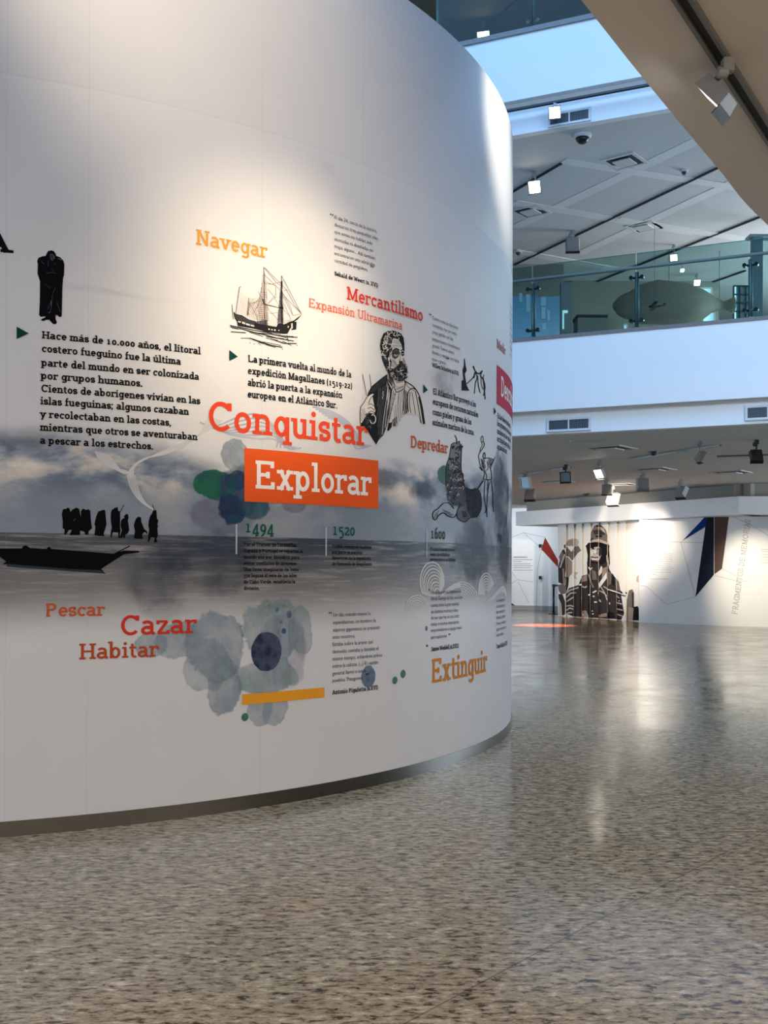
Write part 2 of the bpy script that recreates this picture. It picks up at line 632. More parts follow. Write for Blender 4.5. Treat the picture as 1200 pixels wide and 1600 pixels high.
def D(px, py):
    """flat print coordinates (arc length s, height z) of the drum wall seen at a pixel"""
    d = ray(px, py)
    a = d.x * d.x + d.y * d.y
    b = d.x * DX + d.y * DY
    c = DX * DX + DY * DY - DR * DR
    disc = max(0.0, b * b - a * c)
    t = (b - math.sqrt(disc)) / a
    X, Y = d.x * t, d.y * t
    return (DR * math.atan2(X - DX, DY - Y), EYE + d.z * t)


def wallpt(s, z, off=0.0):
    a = s / DR
    return (DX + (DR + off) * math.sin(a), DY - (DR + off) * math.cos(a), z)


def drum_mat():
    m, nt, N, L, b = new_mat('mural_print')

    def math_(op, a, b_=None, c=None):
        n = N.new('ShaderNodeMath'); n.operation = op
        for i, v in enumerate((a, b_, c)):
            if v is None: continue
            if isinstance(v, (int, float)): n.inputs[i].default_value = v
            else: L.new(v, n.inputs[i])
        return n.outputs[0]

    def rng(v, a0, a1, b0=0.0, b1=1.0, smooth=True):
        n = N.new('ShaderNodeMapRange'); n.interpolation_type = 'SMOOTHSTEP' if smooth else 'LINEAR'
        L.new(v, n.inputs['Value'])
        for k, q in (('From Min', a0), ('From Max', a1), ('To Min', b0), ('To Max', b1)):
            n.inputs[k].default_value = q
        return n.outputs['Result']

    def mix(f, a, b_):
        n = N.new('ShaderNodeMix'); n.data_type = 'RGBA'
        if isinstance(f, float): n.inputs['Factor'].default_value = f
        else: L.new(f, n.inputs['Factor'])
        for k, v in (('A', a), ('B', b_)):
            if isinstance(v, tuple): n.inputs[k].default_value = lin(v)
            else: L.new(v, n.inputs[k])
        return n.outputs['Result']

    def noise(sx, sy, detail, rough=0.55, dist=0.0, off=0.0):
        mp = N.new('ShaderNodeMapping'); mp.inputs['Scale'].default_value = (sx, sy, 1); mp.inputs['Location'].default_value = (off, off * 1.7, off)
        L.new(uv.outputs['UV'], mp.inputs['Vector'])
        n = N.new('ShaderNodeTexNoise'); n.inputs['Scale'].default_value = 1.0; n.inputs['Detail'].default_value = detail
        n.inputs['Roughness'].default_value = rough; n.inputs['Distortion'].default_value = dist
        L.new(mp.outputs['Vector'], n.inputs['Vector'])
        return n.outputs['Fac']
    uv = N.new('ShaderNodeUVMap')
    sp = N.new('ShaderNodeSeparateXYZ'); L.new(uv.outputs['UV'], sp.inputs[0])
    s, z = sp.outputs[0], sp.outputs[1]
    sc_ = D(430, 690)[0]
    # --- clouds
    n1 = noise(1.9, 3.6, 10, 0.56, 0.25)
    n2 = noise(0.9, 2.6, 6, 0.5, 0.6, 3.1)
    bump = math_('MULTIPLY', rng(s, sc_ - 1.1, sc_ - 0.1), rng(s, sc_ + 1.3, sc_ + 0.3))
    zz = math_('ADD', z, math_('MULTIPLY', bump, 0.22))
    fade = rng(zz, 2.62, 2.02)
    dens = rng(math_('ADD', math_('MULTIPLY', fade, 1.15), math_('MULTIPLY', math_('SUBTRACT', n2, 0.5), 1.5)), 0.25, 0.85)
    ramp = N.new('ShaderNodeValToRGB')
    e = ramp.color_ramp.elements
    e[0].position = 0.37; e[0].color = lin((62, 78, 98))
    e[1].position = 0.66; e[1].color = lin((236, 222, 204))
    for p, c in ((0.44, (86, 102, 122)), (0.50, (134, 144, 156)), (0.56, (192, 186, 178))):
        k = e.new(p); k.color = lin(c)
    L.new(n1, ramp.inputs['Fac'])
    haze = math_('MULTIPLY', rng(z, 2.16, 1.90), 0.86)
    sky = mix(haze, ramp.outputs['Color'], mix(n2, (104, 118, 134), (140, 150, 160)))
    white = (226, 225, 224)
    n5 = noise(3.0, 3.0, 3, 0.5, 0, 9.0)
    base = mix(n5, (208, 207, 207), (214, 213, 211))
    up = mix(dens, base, sky)
    # --- sea
    n3 = noise(2.6, 42.0, 7, 0.66, 0.15, 1.3)
    n4 = noise(0.55, 1.1, 3, 0.5, 0.0, 5.3)
    deep = rng(math_('ADD', z, math_('MULTIPLY', math_('SUBTRACT', n4, 0.5), 0.35)), 1.22, 1.72)
    sea0 = mix(deep, (140, 136, 132), (48, 60, 72))
    sea1 = mix(math_('MULTIPLY', rng(n3, 0.46, 0.72), 0.45), sea0, (190, 182, 174))
    seafade = rng(math_('ADD', z, math_('MULTIPLY', math_('SUBTRACT', n4, 0.5), 0.3)), 1.08, 1.40)
    lo = mix(seafade, base, sea1)
    col = mix(rng(z, Z_SEA - 0.003, Z_SEA + 0.003, smooth=False), lo, up)
    # --- thin joints between the vinyl sheets
    line = None
    for px in (9, 137, 408, 566, 741, 772):
        d_ = math_('ABSOLUTE', math_('SUBTRACT', s, D(px, 800)[0]))
        q = rng(d_, 0.0015, 0.005, 1.0, 0.0)
        line = q if line is None else math_('MAXIMUM', line, q)
    d_ = math_('ABSOLUTE', math_('SUBTRACT', z, Z_SEAM))
    line = math_('MAXIMUM', line, rng(d_, 0.002, 0.006, 1.0, 0.0))
    col = mix(math_('MULTIPLY', line, 0.11), col, (120, 122, 126))
    L.new(col, b.inputs['Base Color'])
    # the bare top strip above the print is smoother than the vinyl
    L.new(rng(z, Z_SEAM - 0.003, Z_SEAM + 0.003, 0.50, 0.26), b.inputs['Roughness'])
    b.inputs['Specular IOR Level'].default_value = 0.45
    bp = N.new('ShaderNodeBump'); bp.inputs['Strength'].default_value = 0.10; bp.inputs['Distance'].default_value = 0.02
    L.new(noise(1.1, 0.25, 2, 0.5, 0, 2.2), bp.inputs['Height'])
    L.new(bp.outputs['Normal'], b.inputs['Normal'])
    return m


steel = paint('brushed_steel', (110, 107, 101), 0.30, 1.0, var=0.12, scale=30)
drum = thing('curved_mural_wall', 'tall curved white mural wall printed with a grey sea scene and orange words', 'display wall', (DX, DY, 0))
NSEG = 360
mb = MB()
RI = DR - 0.16
Z0 = 0.088
for k in range(NSEG):
    for (r, z) in ((DR, Z0), (DR, Z_TOP), (RI, Z_TOP), (RI, Z0)):
        a = 2 * math.pi * k / NSEG - math.pi
        mb.v.append((DX + r * math.sin(a), DY - r * math.cos(a), z))
for k in range(NSEG):
    k2 = (k + 1) % NSEG
    for j in range(4):
        j2 = (j + 1) % 4
        mb.f.append((k * 4 + j, k2 * 4 + j, k2 * 4 + j2, k * 4 + j2)); mb.m.append(0)
wall_o = mb.build('wall_panel', drum_mat(), drum)
uvl = wall_o.data.uv_layers.new(name='UVMap')
for poly in wall_o.data.polygons:
    angs = []
    for li in poly.loop_indices:
        v = wall_o.data.vertices[wall_o.data.loops[li].vertex_index].co
        angs.append([li, math.atan2(v.x - DX, DY - v.y), v.z])
    if max(a[1] for a in angs) - min(a[1] for a in angs) > 3:
        for a in angs:
            if a[1] < 0: a[1] += 2 * math.pi
    for li, a, z in angs:
        uvl.data[li].uv = (a * DR, z)
    poly.use_smooth = True
md = wall_o.modifiers.new('edge', 'EDGE_SPLIT'); md.split_angle = math.radians(40)
mb = MB()
for k in range(NSEG):
    for (r, z) in ((DR + 0.006, 0.0), (DR + 0.006, Z0), (RI, Z0), (RI, 0.0)):
        a = 2 * math.pi * k / NSEG
        mb.v.append((DX + r * math.sin(a), DY - r * math.cos(a), z))
for k in range(NSEG):
    k2 = (k + 1) % NSEG
    for j in range(4):
        j2 = (j + 1) % 4
        mb.f.append((k * 4 + j, k2 * 4 + j, k2 * 4 + j2, k * 4 + j2)); mb.m.append(0)
o = mb.build('skirting', steel, drum, smooth=True)
o['label'] = 'brushed steel skirting strip'
md = o.modifiers.new('edge', 'EDGE_SPLIT'); md.split_angle = math.radians(40)

STEP = 0.12


def drape(polys, off):
    """flat (s,z) polygons cut into narrow strips and laid on the curved wall"""
    vs, fs = [], []
    bm = bmesh.new()
    for p in polys:
        v = [bm.verts.new((a, b, 0)) for a, b in p]
        try:
            bm.faces.new(v)
        except ValueError:
            pass
    ng = [f for f in bm.faces if len(f.verts) > 4]
    if ng:
        bmesh.ops.triangulate(bm, faces=ng)
    if bm.verts:
        s0 = min(v.co.x for v in bm.verts); s1 = max(v.co.x for v in bm.verts)
        k = math.ceil(s0 / STEP) * STEP
        while s1 - s0 > STEP and k < s1:
            bmesh.ops.bisect_plane(bm, geom=bm.verts[:] + bm.edges[:] + bm.faces[:], plane_co=(k, 0, 0), plane_no=(1, 0, 0), dist=1e-5)
            k += STEP
    bm.verts.index_update()
    vs = [wallpt(v.co.x, v.co.y, off) for v in bm.verts]
    fs = [[v.index for v in f.verts] for f in bm.faces]
    bm.free()
    return vs, fs


def print_obj(name, layers, mats, label=None):
    """layers: list of (polygons in (s,z), material index, offset)"""
    m = MB()
    for polys, mi, off in layers:
        v, f = drape(polys, 0.0007 + off * 0.3)
        m.add(v, f, mi)
    me = bpy.data.meshes.new(name)
    me.from_pydata(m.v, [], m.f)
    for q in mats:
        me.materials.append(q)
    me.polygons.foreach_set('material_index', m.m)
    o = bpy.data.objects.new(name, me)
    COL.objects.link(o)
    o.parent = drum
    o.matrix_parent_inverse = drum.matrix_basis.inverted()
    if label:
        o['label'] = label
    return o


T_OFF = 0.011


def slab_line(s, x0, yb, x1, cap_px, w=0.105, track=0.0):
    """quads on the wall of a slab-serif line whose left baseline is at pixel x0,yb, ending at pixel column x1"""
    q, W = text_quads(s, w, True, track)
    s0, zb = D(x0, yb)
    s1 = D(x1, yb)[0]
    sx = (s1 - s0) / W
    sz = (D(x0, yb - cap_px)[1] - zb) / CAP
    return [[(s0 + p[0] * sx, zb + p[1] * sz) for p in quad] for quad in q]


def sans_line(s, x0, yb, x1, cap_px):
    q, W = sans_polys(s)
    s0, zb = D(x0, yb)
    s1 = D(x1, yb)[0]
    sx = (s1 - s0) / W
    sz = (D(x0, yb - cap_px)[1] - zb) / 0.72
    return [[(s0 + p[0] * sx, zb + p[1] * sz) for p in poly] for poly in q]


K = {}
for nm, c in (('black', (12, 13, 16)), ('grey', (58, 62, 68)), ('amber', (222, 150, 62)), ('orange_red', (226, 74, 46)), ('red', (206, 56, 46)),
              ('salmon', (226, 104, 78)), ('rust', (196, 88, 54)), ('brown_red', (180, 76, 42)), ('ochre', (212, 134, 52)), ('dark_green', (18, 84, 70)),
              ('forest', (16, 66, 52)), ('box_orange', (236, 92, 38)), ('box_rose', (196, 62, 84)), ('bar_amber', (232, 156, 44)), ('white', (246, 240, 232)),
              ('ink', (34, 34, 36)), ('ink_mid', (92, 92, 92)), ('paper', (216, 210, 200)), ('silhouette', (8, 9, 12)), ('slate', (48, 54, 62)), ('dull_rose', (186, 92, 92))):
    K[nm] = ink('print_' + nm, c)
K['pale_line'] = ink('print_pale_line', (206, 212, 214), 0.7)


def heading(s, x0, yb, x1, cap, col, w=0.105, name='heading', off=T_OFF):
    return print_obj(name, [(slab_line(s, x0, yb, x1, cap, w), 0, off)], [K[col]], 'printed word ' + s)


def para(name, lines, cap, col, label, w=0.128, sans=False):
    lay = []
    for s, x0, yb, x1 in lines:
        lay.append(((sans_line if sans else slab_line)(s, x0, yb, x1, cap, *(() if sans else (w,))), 0, T_OFF))
    return print_obj(name, lay, [K[col]], label)


# ---- big words
heading('Navegar', 305.5, 382, 417.5, 24, 'amber')
heading('Conquistar', 322, 672, 574.5, 46, 'orange_red', 0.108)
bx = [D(381.5, 700), D(381.5, 783.5)]
zt, zb_ = D(381.5, 700)[1], D(381.5, 783.5)[1]
s0, s1 = D(381.5, 740)[0], D(590.5, 755)[0]
print_obj('word_box', [([[(s0, zb_), (s1, zb_), (s1, zt), (s0, zt)]], 0, 0.009)], [K['box_orange']], 'orange box behind the word Explorar')
heading('Explorar', 396, 763, 580, 44, 'white', 0.108)
heading('Mercantilismo', 541, 468, 660.5, 20.5, 'red')
heading('Expansión Ultramarina', 481.5, 480, 628.5, 14.3, 'salmon', 0.10)
heading('Depredar', 640.6, 699, 699.6, 18.5, 'rust')
heading('Pescar', 70, 963.5, 164, 20.5, 'rust')
heading('Cazar', 186, 992.7, 307.4, 31, 'red')
heading('Habitar', 123, 1030.4, 248, 24.5, 'brown_red')
heading('Extinguir', 673.3, 1067.5, 760.7, 37.5, 'ochre')
heading('Medir', 776, 543, 789.5, 14, 'dull_rose', 0.1)
heading('A', -28, 391, 17.8, 29, 'black', 0.135)
s0 = D(776, 600)[0]
zt, zb_ = D(776, 570)[1], D(776, 631)[1]
print_obj('word_box', [([[(s0, zb_), (s0 + 1.9, zb_), (s0 + 1.9, zt), (s0, zt)]], 0, 0.009)], [K['box_rose']], 'rose box at the right edge')
q, W = text_quads('Descubrir', 0.108)
sa, za = D(782, 618); k_ = (D(782, 587)[1] - za) / CAP
print_obj('heading', [([[(sa + p[0] * k_, za + p[1] * k_) for p in f] for f in q], 0, T_OFF)], [K['white']], 'printed word Descubrir')
zt, zb_ = D(378, 1085)[1], D(378, 1101.5)[1]
print_obj('colour_bar', [([[(D(378, 1090)[0], zb_), (D(506.5, 1082)[0], zb_), (D(506.5, 1082)[0], zt), (D(378, 1090)[0], zt)]], 0, 0.009)], [K['bar_amber']], 'amber bar below the ink spot')
# ---- paragraphs
para('paragraph', [('Hace más de 10.000 años, el litoral', 65, 529, 313.6), ('costero fueguino fue la última', 64.6, 550, 282.7),
                   ('parte del mundo en ser colonizada', 64.2, 572, 311), ('por grupos humanos.', 63.4, 592.2, 223),
                   ('Cientos de aborígenes vivían en las', 63.4, 612.4, 312.8), ('islas fueguinas; algunos cazaban', 62.8, 632, 295),
                   ('y recolectaban en las costas,', 62.3, 652.5, 267.7), ('mientras que otros se aventuraban', 62.3, 673, 308.3), ('a pescar a los estrechos.', 62, 693.4, 239.6)],
     11.6, 'black', 'nine line paragraph starting Hace más de')
para('paragraph', [('La primera vuelta al mundo de la', 387, 565.5, 548.7), ('expedición Magallanes (1519-22)', 386.6, 584.3, 550),
                   ('abrió la puerta a la expansión', 386.4, 602.8, 534.5), ('europea en el Atlántico Sur.', 386.3, 621, 526.7)],
     11.2, 'black', 'four line paragraph starting La primera vuelta')
para('paragraph', [('El Atlántico Sur proveyó a los', 676, 616, 743), ('europeos de recursos naturales', 675.7, 631.8, 746.5),
                   ('como pieles y grasa de los', 675.5, 648, 736), ('animales marinos de la zona.', 675.3, 664, 740.5)],
     9.6, 'black', 'four line paragraph starting El Atlántico Sur', 0.125)
para('paragraph', [('En las islas se instalaron', 776.5, 653, 797), ('los primeros colonos que', 776.5, 665, 798), ('cazaban en las costas del', 776.3, 677, 797.5),
                   ('archipiélago y de las', 776.3, 689, 797), ('aguas del sur.', 776.2, 701, 792)], 8.5, 'black', 'paragraph at the right edge below the rose box', 0.125)
# ---- dates
for s, x0, yb, x1, cap in (('1494', 381.5, 832, 428, 19.5), ('1520', 518.7, 836, 554.5, 18.5), ('1600', 672.3, 841.6, 695.5, 17.5)):
    heading(s, x0, yb, x1, cap, 'dark_green', 0.1, 'date')
heading('1690', 776.5, 846, 783.5, 16, 'slate', 0.1, 'date')
for px, y0, y1 in ((369, 819, 866), (509, 823.5, 868.5), (666, 829.6, 870.5), (773.5, 838, 872)):
    s0 = D(px, 845)[0]; wd = 0.006
    print_obj('date_tick', [([[(s0 - wd, D(px, y1)[1]), (s0 + wd, D(px, y1)[1]), (s0 + wd, D(px, y0)[1]), (s0 - wd, D(px, y0)[1])]], 0, T_OFF)], [K['pale_line']])
para('date_note', [('Por el Tratado de Tordesillas,', 380.5, 853, 464), ('España y Portugal se reparten el', 380.4, 863, 473), ('mundo aún por descubrir para', 380.3, 872.8, 467.5),
                   ('evitar conflictos de intereses.', 380.2, 882.6, 464), ('Una línea imaginaria -la "raya"-', 380.1, 892.2, 470), ('370 leguas al este de las islas', 380, 902, 463),
                   ('de Cabo Verde, establecía la', 380, 912, 461), ('división.', 380, 922, 405.5)], 5.6, 'black', 'small note below the date 1494', 0.11)
para('date_note', [('Posible avistaje de Malvinas', 518.7, 856, 580), ('por parte de marinos', 518.6, 865, 565.6), ('desertores de la expedición', 518.5, 874.3, 579), ('de Hernando de Magallanes.', 518.5, 883.4, 581.2)],
     5.4, 'black', 'small note below the date 1520', 0.11)
para('date_note', [('El corsario holandés de Weert', 672, 860.5, 710.4), ('avista un archipiélago', 672, 868.4, 702.6), ('perteneciente a las Malvinas.', 672, 876.4, 711.6)],
     5.2, 'black', 'small note below the date 1600', 0.11)
# ---- quotations
QA = 5.9
para('quotation', [('El día 24, cerca de la aurora,', 522, 341.8, 588.3), ('divisaron tres pequeñas islas,', 522, 353.3, 590.8), ('que antes no habían sido', 522, 364.4, 581.4), ('anotadas ni diseñadas en', 522, 375.8, 582),
                   ('mapa alguno... Allí también', 522, 387, 585.8), ('encontraron una admirable', 522, 398.2, 585.4), ('cantidad de pingüinos.', 522, 409.3, 574.5)], QA, 'grey', 'quotation starting El día 24', sans=True)
para('quotation', [('Tuvimos todos los días fuertes', 675, 499, 715.3), ('tormentas, mar por todos', 675, 510, 713), ('y muy agitado, con días', 675, 520.6, 707.5), ('tempestuosos e increíblemente', 675, 531.6, 718),
                   ('grandes. Tuvimos además', 675, 542, 709), ('llovizna y ventisca con mucha', 675, 552.6, 716.6), ('nieve y granizo.', 675, 563.4, 697)], QA, 'grey', 'quotation starting Tuvimos todos los días', sans=True)
para('quotation', [('Un día, cuando menos lo', 520, 963.4, 578.6), ('esperábamos, un hombre de', 519.8, 975.2, 587), ('aspecto gigantesco se presentó', 519.6, 987, 592.8), ('ante nosotros.', 519.4, 998.2, 554.6),
                   ('Estaba sobre la arena casi', 519.3, 1009.5, 582), ('desnudo, cantaba y danzaba al', 519.2, 1021, 590.6), ('mismo tiempo, echándose polvos', 519.1, 1032.4, 596.6), ('sobre la cabeza. (...) El capitán', 519, 1043.6, 590),
                   ('general llamó a estos', 519, 1055, 571.2), ("pueblos 'Patagones'", 519, 1066.2, 567)], 6.2, 'grey', 'quotation starting Un día', sans=True)
para('quotation', [('Fauna que arroja Argentum la', 673.4, 928, 719.4), ('Isla de Georgia del Sur, en el cual', 673.3, 938, 721.6), ('cuenta sobre la gran cantidad', 673.2, 948.4, 716.5), ('de elefantes marinos y lobos', 673.1, 958.4, 715),
                   ('de mar que hay en sus costas', 673, 968, 716.6), ('indujo a muchos empresarios', 673, 978, 716.6), ('emprendedores a equipar naves', 673, 987.6, 720.6), ('para explotarlos.', 673, 998.4, 698.3)], QA, 'grey', 'quotation below the white wave curls', sans=True)
para('quotation', [('Los habitantes', 775.3, 941, 788), ('de estas tierras', 775.3, 950, 788.5), ('dan muestras de', 775.3, 958.8, 788.6), ('buenas costum-', 775.3, 967.6, 789.3), ('bres y viven en', 775.3, 976.8, 790), ('paz y armonía en', 775.3, 986, 790.2), ('este suelo.', 775.3, 995, 786.5)], QA, 'grey', 'quotation at the right edge', sans=True)
para('quotation', [('Navegamos por', 796.5, 478 + 11 * i, 799.6) if i % 2 == 0 else ('las costas del', 796.5, 478 + 11 * i, 799.4) for i in range(8)], QA, 'grey', 'column of small text on the far curve', sans=True)
for s, x0, yb, x1, cap in (('Sebald de Weert (s. XVI)', 522, 430.5, 590.2, 6.6), ('Willem Schouten (s.XVII)', 675, 573.2, 716.4, 6.4), ('Antonio Pigafetta (s.XVI)', 518.6, 1085.2, 590.2, 6.8),
                           ('James Weddell (s.XVIII)', 673.2, 1017.6, 716.2, 6.8), ('Tomás Falkner (s.XVIII)', 775.2, 1013.8, 792, 6.6)):
    para('attribution', [(s, x0, yb, x1)], cap, 'black', 'bold name ' + s, 0.13)
for ch, x0, yb, x1 in (('“', 514.5, 344, 521), ('”', 578, 424.5, 584), ('“', 669.5, 500, 674), ('”', 696.8, 568, 701.4), ('“', 512.5, 967, 518.5), ('”', 570.5, 1062, 577), ('“', 668.3, 931, 672.5), ('”', 700, 1000, 704)):
    para('quote_mark', [(ch, x0, yb, x1)], 10.5, 'black', None, 0.12)
for pts in (((26, 510.4), (44.8, 521), (26, 529.8)), ((358, 547), (371.4, 557.5), (358, 564.3)), ((660.8, 600.3), (667.8, 609.5), (661, 614.5)), ((771.2, 636), (774.6, 643), (771.4, 648))):
    print_obj('triangle_marker', [([[D(*p) for p in pts]], 0, T_OFF)], [K['forest']], 'small dark green triangle')


# ---- hand-drawn prints
def inside(poly, x, y):
    r = False
    n = len(poly)
    for i in range(n):
        x1, y1 = poly[i]; x2, y2 = poly[i - 1]
        if (y1 > y) != (y2 > y) and x < (x2 - x1) * (y - y1) / (y2 - y1) + x1:
            r = not r
    return r


class Art:
    """a print traced in the coordinates of an enlarged crop: photo pixel = origin + scale * crop"""

    def __init__(self, x0, y0, sc, off=0.004):
        self.t = (x0, y0, sc); self.mats = []; self.lay = []; self.off = off; self.rnd = random.Random(7)

    def _m(self, m):
        m = K[m] if isinstance(m, str) else m
        if m not in self.mats:
            self.mats.append(m)
        return self.mats.index(m)

    def px(self, p):
        return (self.t[0] + p[0] * self.t[2], self.t[1] + p[1] * self.t[2])

    def _put(self, polys, m):
        self.off += 0.00012
        self.lay.append(([[self.px(p) for p in q] for q in polys], self._m(m), self.off))

    def poly(self, pts, m):
        self._put([pts], m)

    def lines(self, ls, w, m, jit=0):
        out = []
        for l in ls:
            if jit:
                l = [(x + self.rnd.uniform(-jit, jit), y + self.rnd.uniform(-jit, jit)) for x, y in l]
            out += stroke(l, w)
        self._put(out, m)

    def hatch(self, poly, ang, gap, w, m, wob=0.0, keep=1.0):
        c, s = math.cos(math.radians(ang)), math.sin(math.radians(ang))
        rot = [(x * c + y * s, -x * s + y * c) for x, y in poly]
        y = min(p[1] for p in rot) + gap * 0.5
        ls = []
        while y < max(p[1] for p in rot):
            xs = []
            for i in range(len(rot)):
                (x1, y1), (x2, y2) = rot[i], rot[i - 1]
                if (y1 > y) != (y2 > y):
                    xs.append((x2 - x1) * (y - y1) / (y2 - y1) + x1)
            xs.sort()
            for a, b in zip(xs[::2], xs[1::2]):
                if self.rnd.random() > keep: continue
                n = 4
                l = []
                for k in range(n + 1):
                    x = a + (b - a) * k / n
                    yy = y + (self.rnd.uniform(-wob, wob) if 0 < k < n else 0)
                    l.append((x * c - yy * s, x * s + yy * c))
                ls.append(l)
            y += gap * self.rnd.uniform(0.75, 1.25)
        if ls:
            self.lines(ls, w, m)

    def curls(self, poly, n, r0, r1, w, m):
        xs = [p[0] for p in poly]; ys = [p[1] for p in poly]
        ls = []
        while len(ls) < n:
            x, y = self.rnd.uniform(min(xs), max(xs)), self.rnd.uniform(min(ys), max(ys))
            if not inside(poly, x, y): continue
            r = self.rnd.uniform(r0, r1); a = self.rnd.uniform(0, 360)
            ls.append(arc(x, y, r, r * 1.2, a, a + self.rnd.uniform(110, 220), 8))
        self.lines(ls, w, m)

    def dots(self, pts, r, m):
        self._put([arc(x, y, r, r, 0, 330, 11) for x, y in pts], m)

    def build(self, name, label):
        return print_obj(name, [([[D(*p) for p in q] for q in polys], mi, off) for polys, mi, off in self.lay], self.mats, label)


def blob(cx, cy, rx, ry, seed, wob=0.18, n=40):
    r = random.Random(seed)
    ph = [(r.uniform(0, 6.28), r.uniform(0.3, 1) * wob / (k ** 0.7)) for k in range(2, 9)]
    out = []
    for i in range(n):
        a = 2 * math.pi * i / n
        q = 1 + sum(am * math.sin((k + 2) * a + p) for k, (p, am) in enumerate(ph)) * 0.6
        out.append((cx + rx * q * math.cos(a), cy + ry * q * math.sin(a)))
    return out


W_ = {'green': wash('ink_green', (14, 104, 74), (16, 80, 76), 0.80, 0.97, 5, .10, .42), 'navy': wash('ink_navy', (26, 44, 84), (24, 66, 90), 0.65, 0.95, 6, .15, .5),
      'teal': wash('ink_teal', (40, 92, 108), (52, 72, 106), 0.35, 0.72, 5, .2, .5), 'lilac': wash('ink_lilac', (112, 112, 142), (132, 128, 154), 0.20, 0.42, 4, .2, .4),
      'mist': wash('ink_mist', (124, 142, 156), (146, 164, 174), 0.34, 0.62, 5, .10, .45), 'pale': wash('ink_pale', (146, 162, 174), (166, 180, 186), 0.28, 0.52, 5, .12, .5),
      'seafoam': wash('ink_seafoam', (126, 154, 152), (152, 170, 178), 0.32, 0.55, 5, .12, .5), 'moon': wash('ink_moon', (72, 82, 104), (30, 38, 68), 0.86, 0.98, 6, .04, .12),
      'deep': wash('ink_deep', (40, 58, 84), (58, 70, 92), 0.20, 0.48, 4, .55, .55), 'dusk': wash('ink_dusk', (36, 52, 74), (52, 62, 82), 0.40, 0.72, 4, .45, .5),
      'smudge': wash('ink_smudge', (120, 122, 128), (140, 142, 146), 0.10, 0.34, 4, .7, .5),
      'drop': wash('ink_drop', (96, 118, 140), (66, 84, 118), 0.65, 0.92, 10, .12, .10), 'greendrop': wash('ink_green_drop', (54, 118, 96), (60, 106, 108), 0.75, 0.92, 10, .12, .08)}


def blot(m, cx, cy, rx, ry, off, label=None, name='watercolour_blot'):
    s0, z0 = D(cx, cy)
    rs = (D(cx + rx * .5, cy)[0] - D(cx - rx * .5, cy)[0]); rz = D(cx, cy - ry)[1] - z0
    K_ = 1.4
    n = max(4, int(2 * K_ * rs / STEP) + 1)
    mb_ = MB(); uvs = []
    for j in range(5):
        for i in range(n + 1):
            u, v = -K_ + 2 * K_ * i / n, -K_ + 2 * K_ * j / 4
            mb_.v.append(wallpt(s0 + u * rs, z0 + v * rz, 0.0007 + off * .3)); uvs.append((u, v))
    for j in range(4):
        for i in range(n):
            k = j * (n + 1) + i
            mb_.f.append((k, k + 1, k + n + 2, k + n + 1)); mb_.m.append(0)
    me = bpy.data.meshes.new(name); me.from_pydata(mb_.v, [], mb_.f); me.materials.append(m)
    l = me.uv_layers.new(name='UVMap')
    for lp in me.loops:
        l.data[lp.index].uv = uvs[lp.vertex_index]
    o = bpy.data.objects.new(name, me); COL.objects.link(o); o.parent = drum; o.matrix_parent_inverse = drum.matrix_basis.inverted()
    if label: o['label'] = label


SPOTS = [('lilac', 350, 806, 58, 30, 1), ('teal', 374, 768, 32, 48, 2), ('teal', 397, 792, 26, 22, 21), ('mist', 368, 712, 22, 30, 3), ('green', 336, 757, 36, 22, 4), ('navy', 362, 797, 24, 26, 5), ('navy', 372, 750, 20, 17, 6), ('lilac', 460, 790, 22, 12, 7),
         ('deep', 250, 915, 70, 62, 8), ('deep', 330, 880, 90, 60, 24), ('pale', 236, 1006, 26, 20, 9), ('pale', 282, 1000, 40, 30, 23), ('mist', 336, 1010, 46, 58, 10), ('mist', 349, 1076, 28, 46, 11), ('pale', 322, 1040, 36, 46, 22), ('seafoam', 428, 985, 46, 50, 12), ('lilac', 440, 1018, 40, 64, 13), ('seafoam', 470, 985, 20, 42, 14),
         ('pale', 405, 1108, 22, 26, 15), ('pale', 430, 1106, 20, 30, 16), ('seafoam', 420, 1056, 48, 30, 17),
         ('dusk', 742, 858, 34, 66, 18), ('dusk', 784, 770, 15, 80, 19), ('smudge', 702, 600, 40, 26, 20), ('dusk', 716, 772, 24, 26, 25), ('deep', 600, 748, 30, 22, 26), ('deep', 660, 765, 26, 20, 27), ('dusk', 788, 860, 10, 60, 28)]
for nm, cx, cy, rx, ry, sd in SPOTS:
    blot(W_[nm], cx, cy, rx, ry, 0.0012 + sd * 0.00008)
blot(W_['moon'], 416.5, 1018, 24, 31.5, 0.0038, 'round dark ink spot')
for nm, cx, cy, rx, ry in (('drop', 432.5, 952, 2.6, 4), ('drop', 451.5, 960, 4, 6), ('drop', 439, 972, 2, 2.4), ('drop', 443.5, 986, 3.6, 4.6), ('greendrop', 382.5, 1120.5, 5.5, 6.5), ('drop', 575.5, 1057, 11, 17), ('greendrop', 616.8, 1063, 4, 6),
                           ('greendrop', 629.5, 1053, 4, 6.5), ('drop', 420, 946, 1.2, 1.4), ('drop', 427, 947, 1, 1.2), ('drop', 443.5, 947, 1.6, 1.6), ('drop', 666, 982, 2, 4), ('drop', 667, 1009, 2, 2)):
    blot(W_[nm], cx, cy, rx * 1.05, ry * 1.05, 0.0040, None, 'ink_drop')
blot(W_['green'], 694.5, 742, 10.5, 16, 0.0039, 'green spot behind the sea lion')

# ---- white swirls
foam = ink('print_foam', (230, 228, 224), 0.62); foam3 = ink('print_wave', (226, 226, 224), 0.85)
foam2 = ink('print_foam_lilac', (196, 198, 214), 0.5)


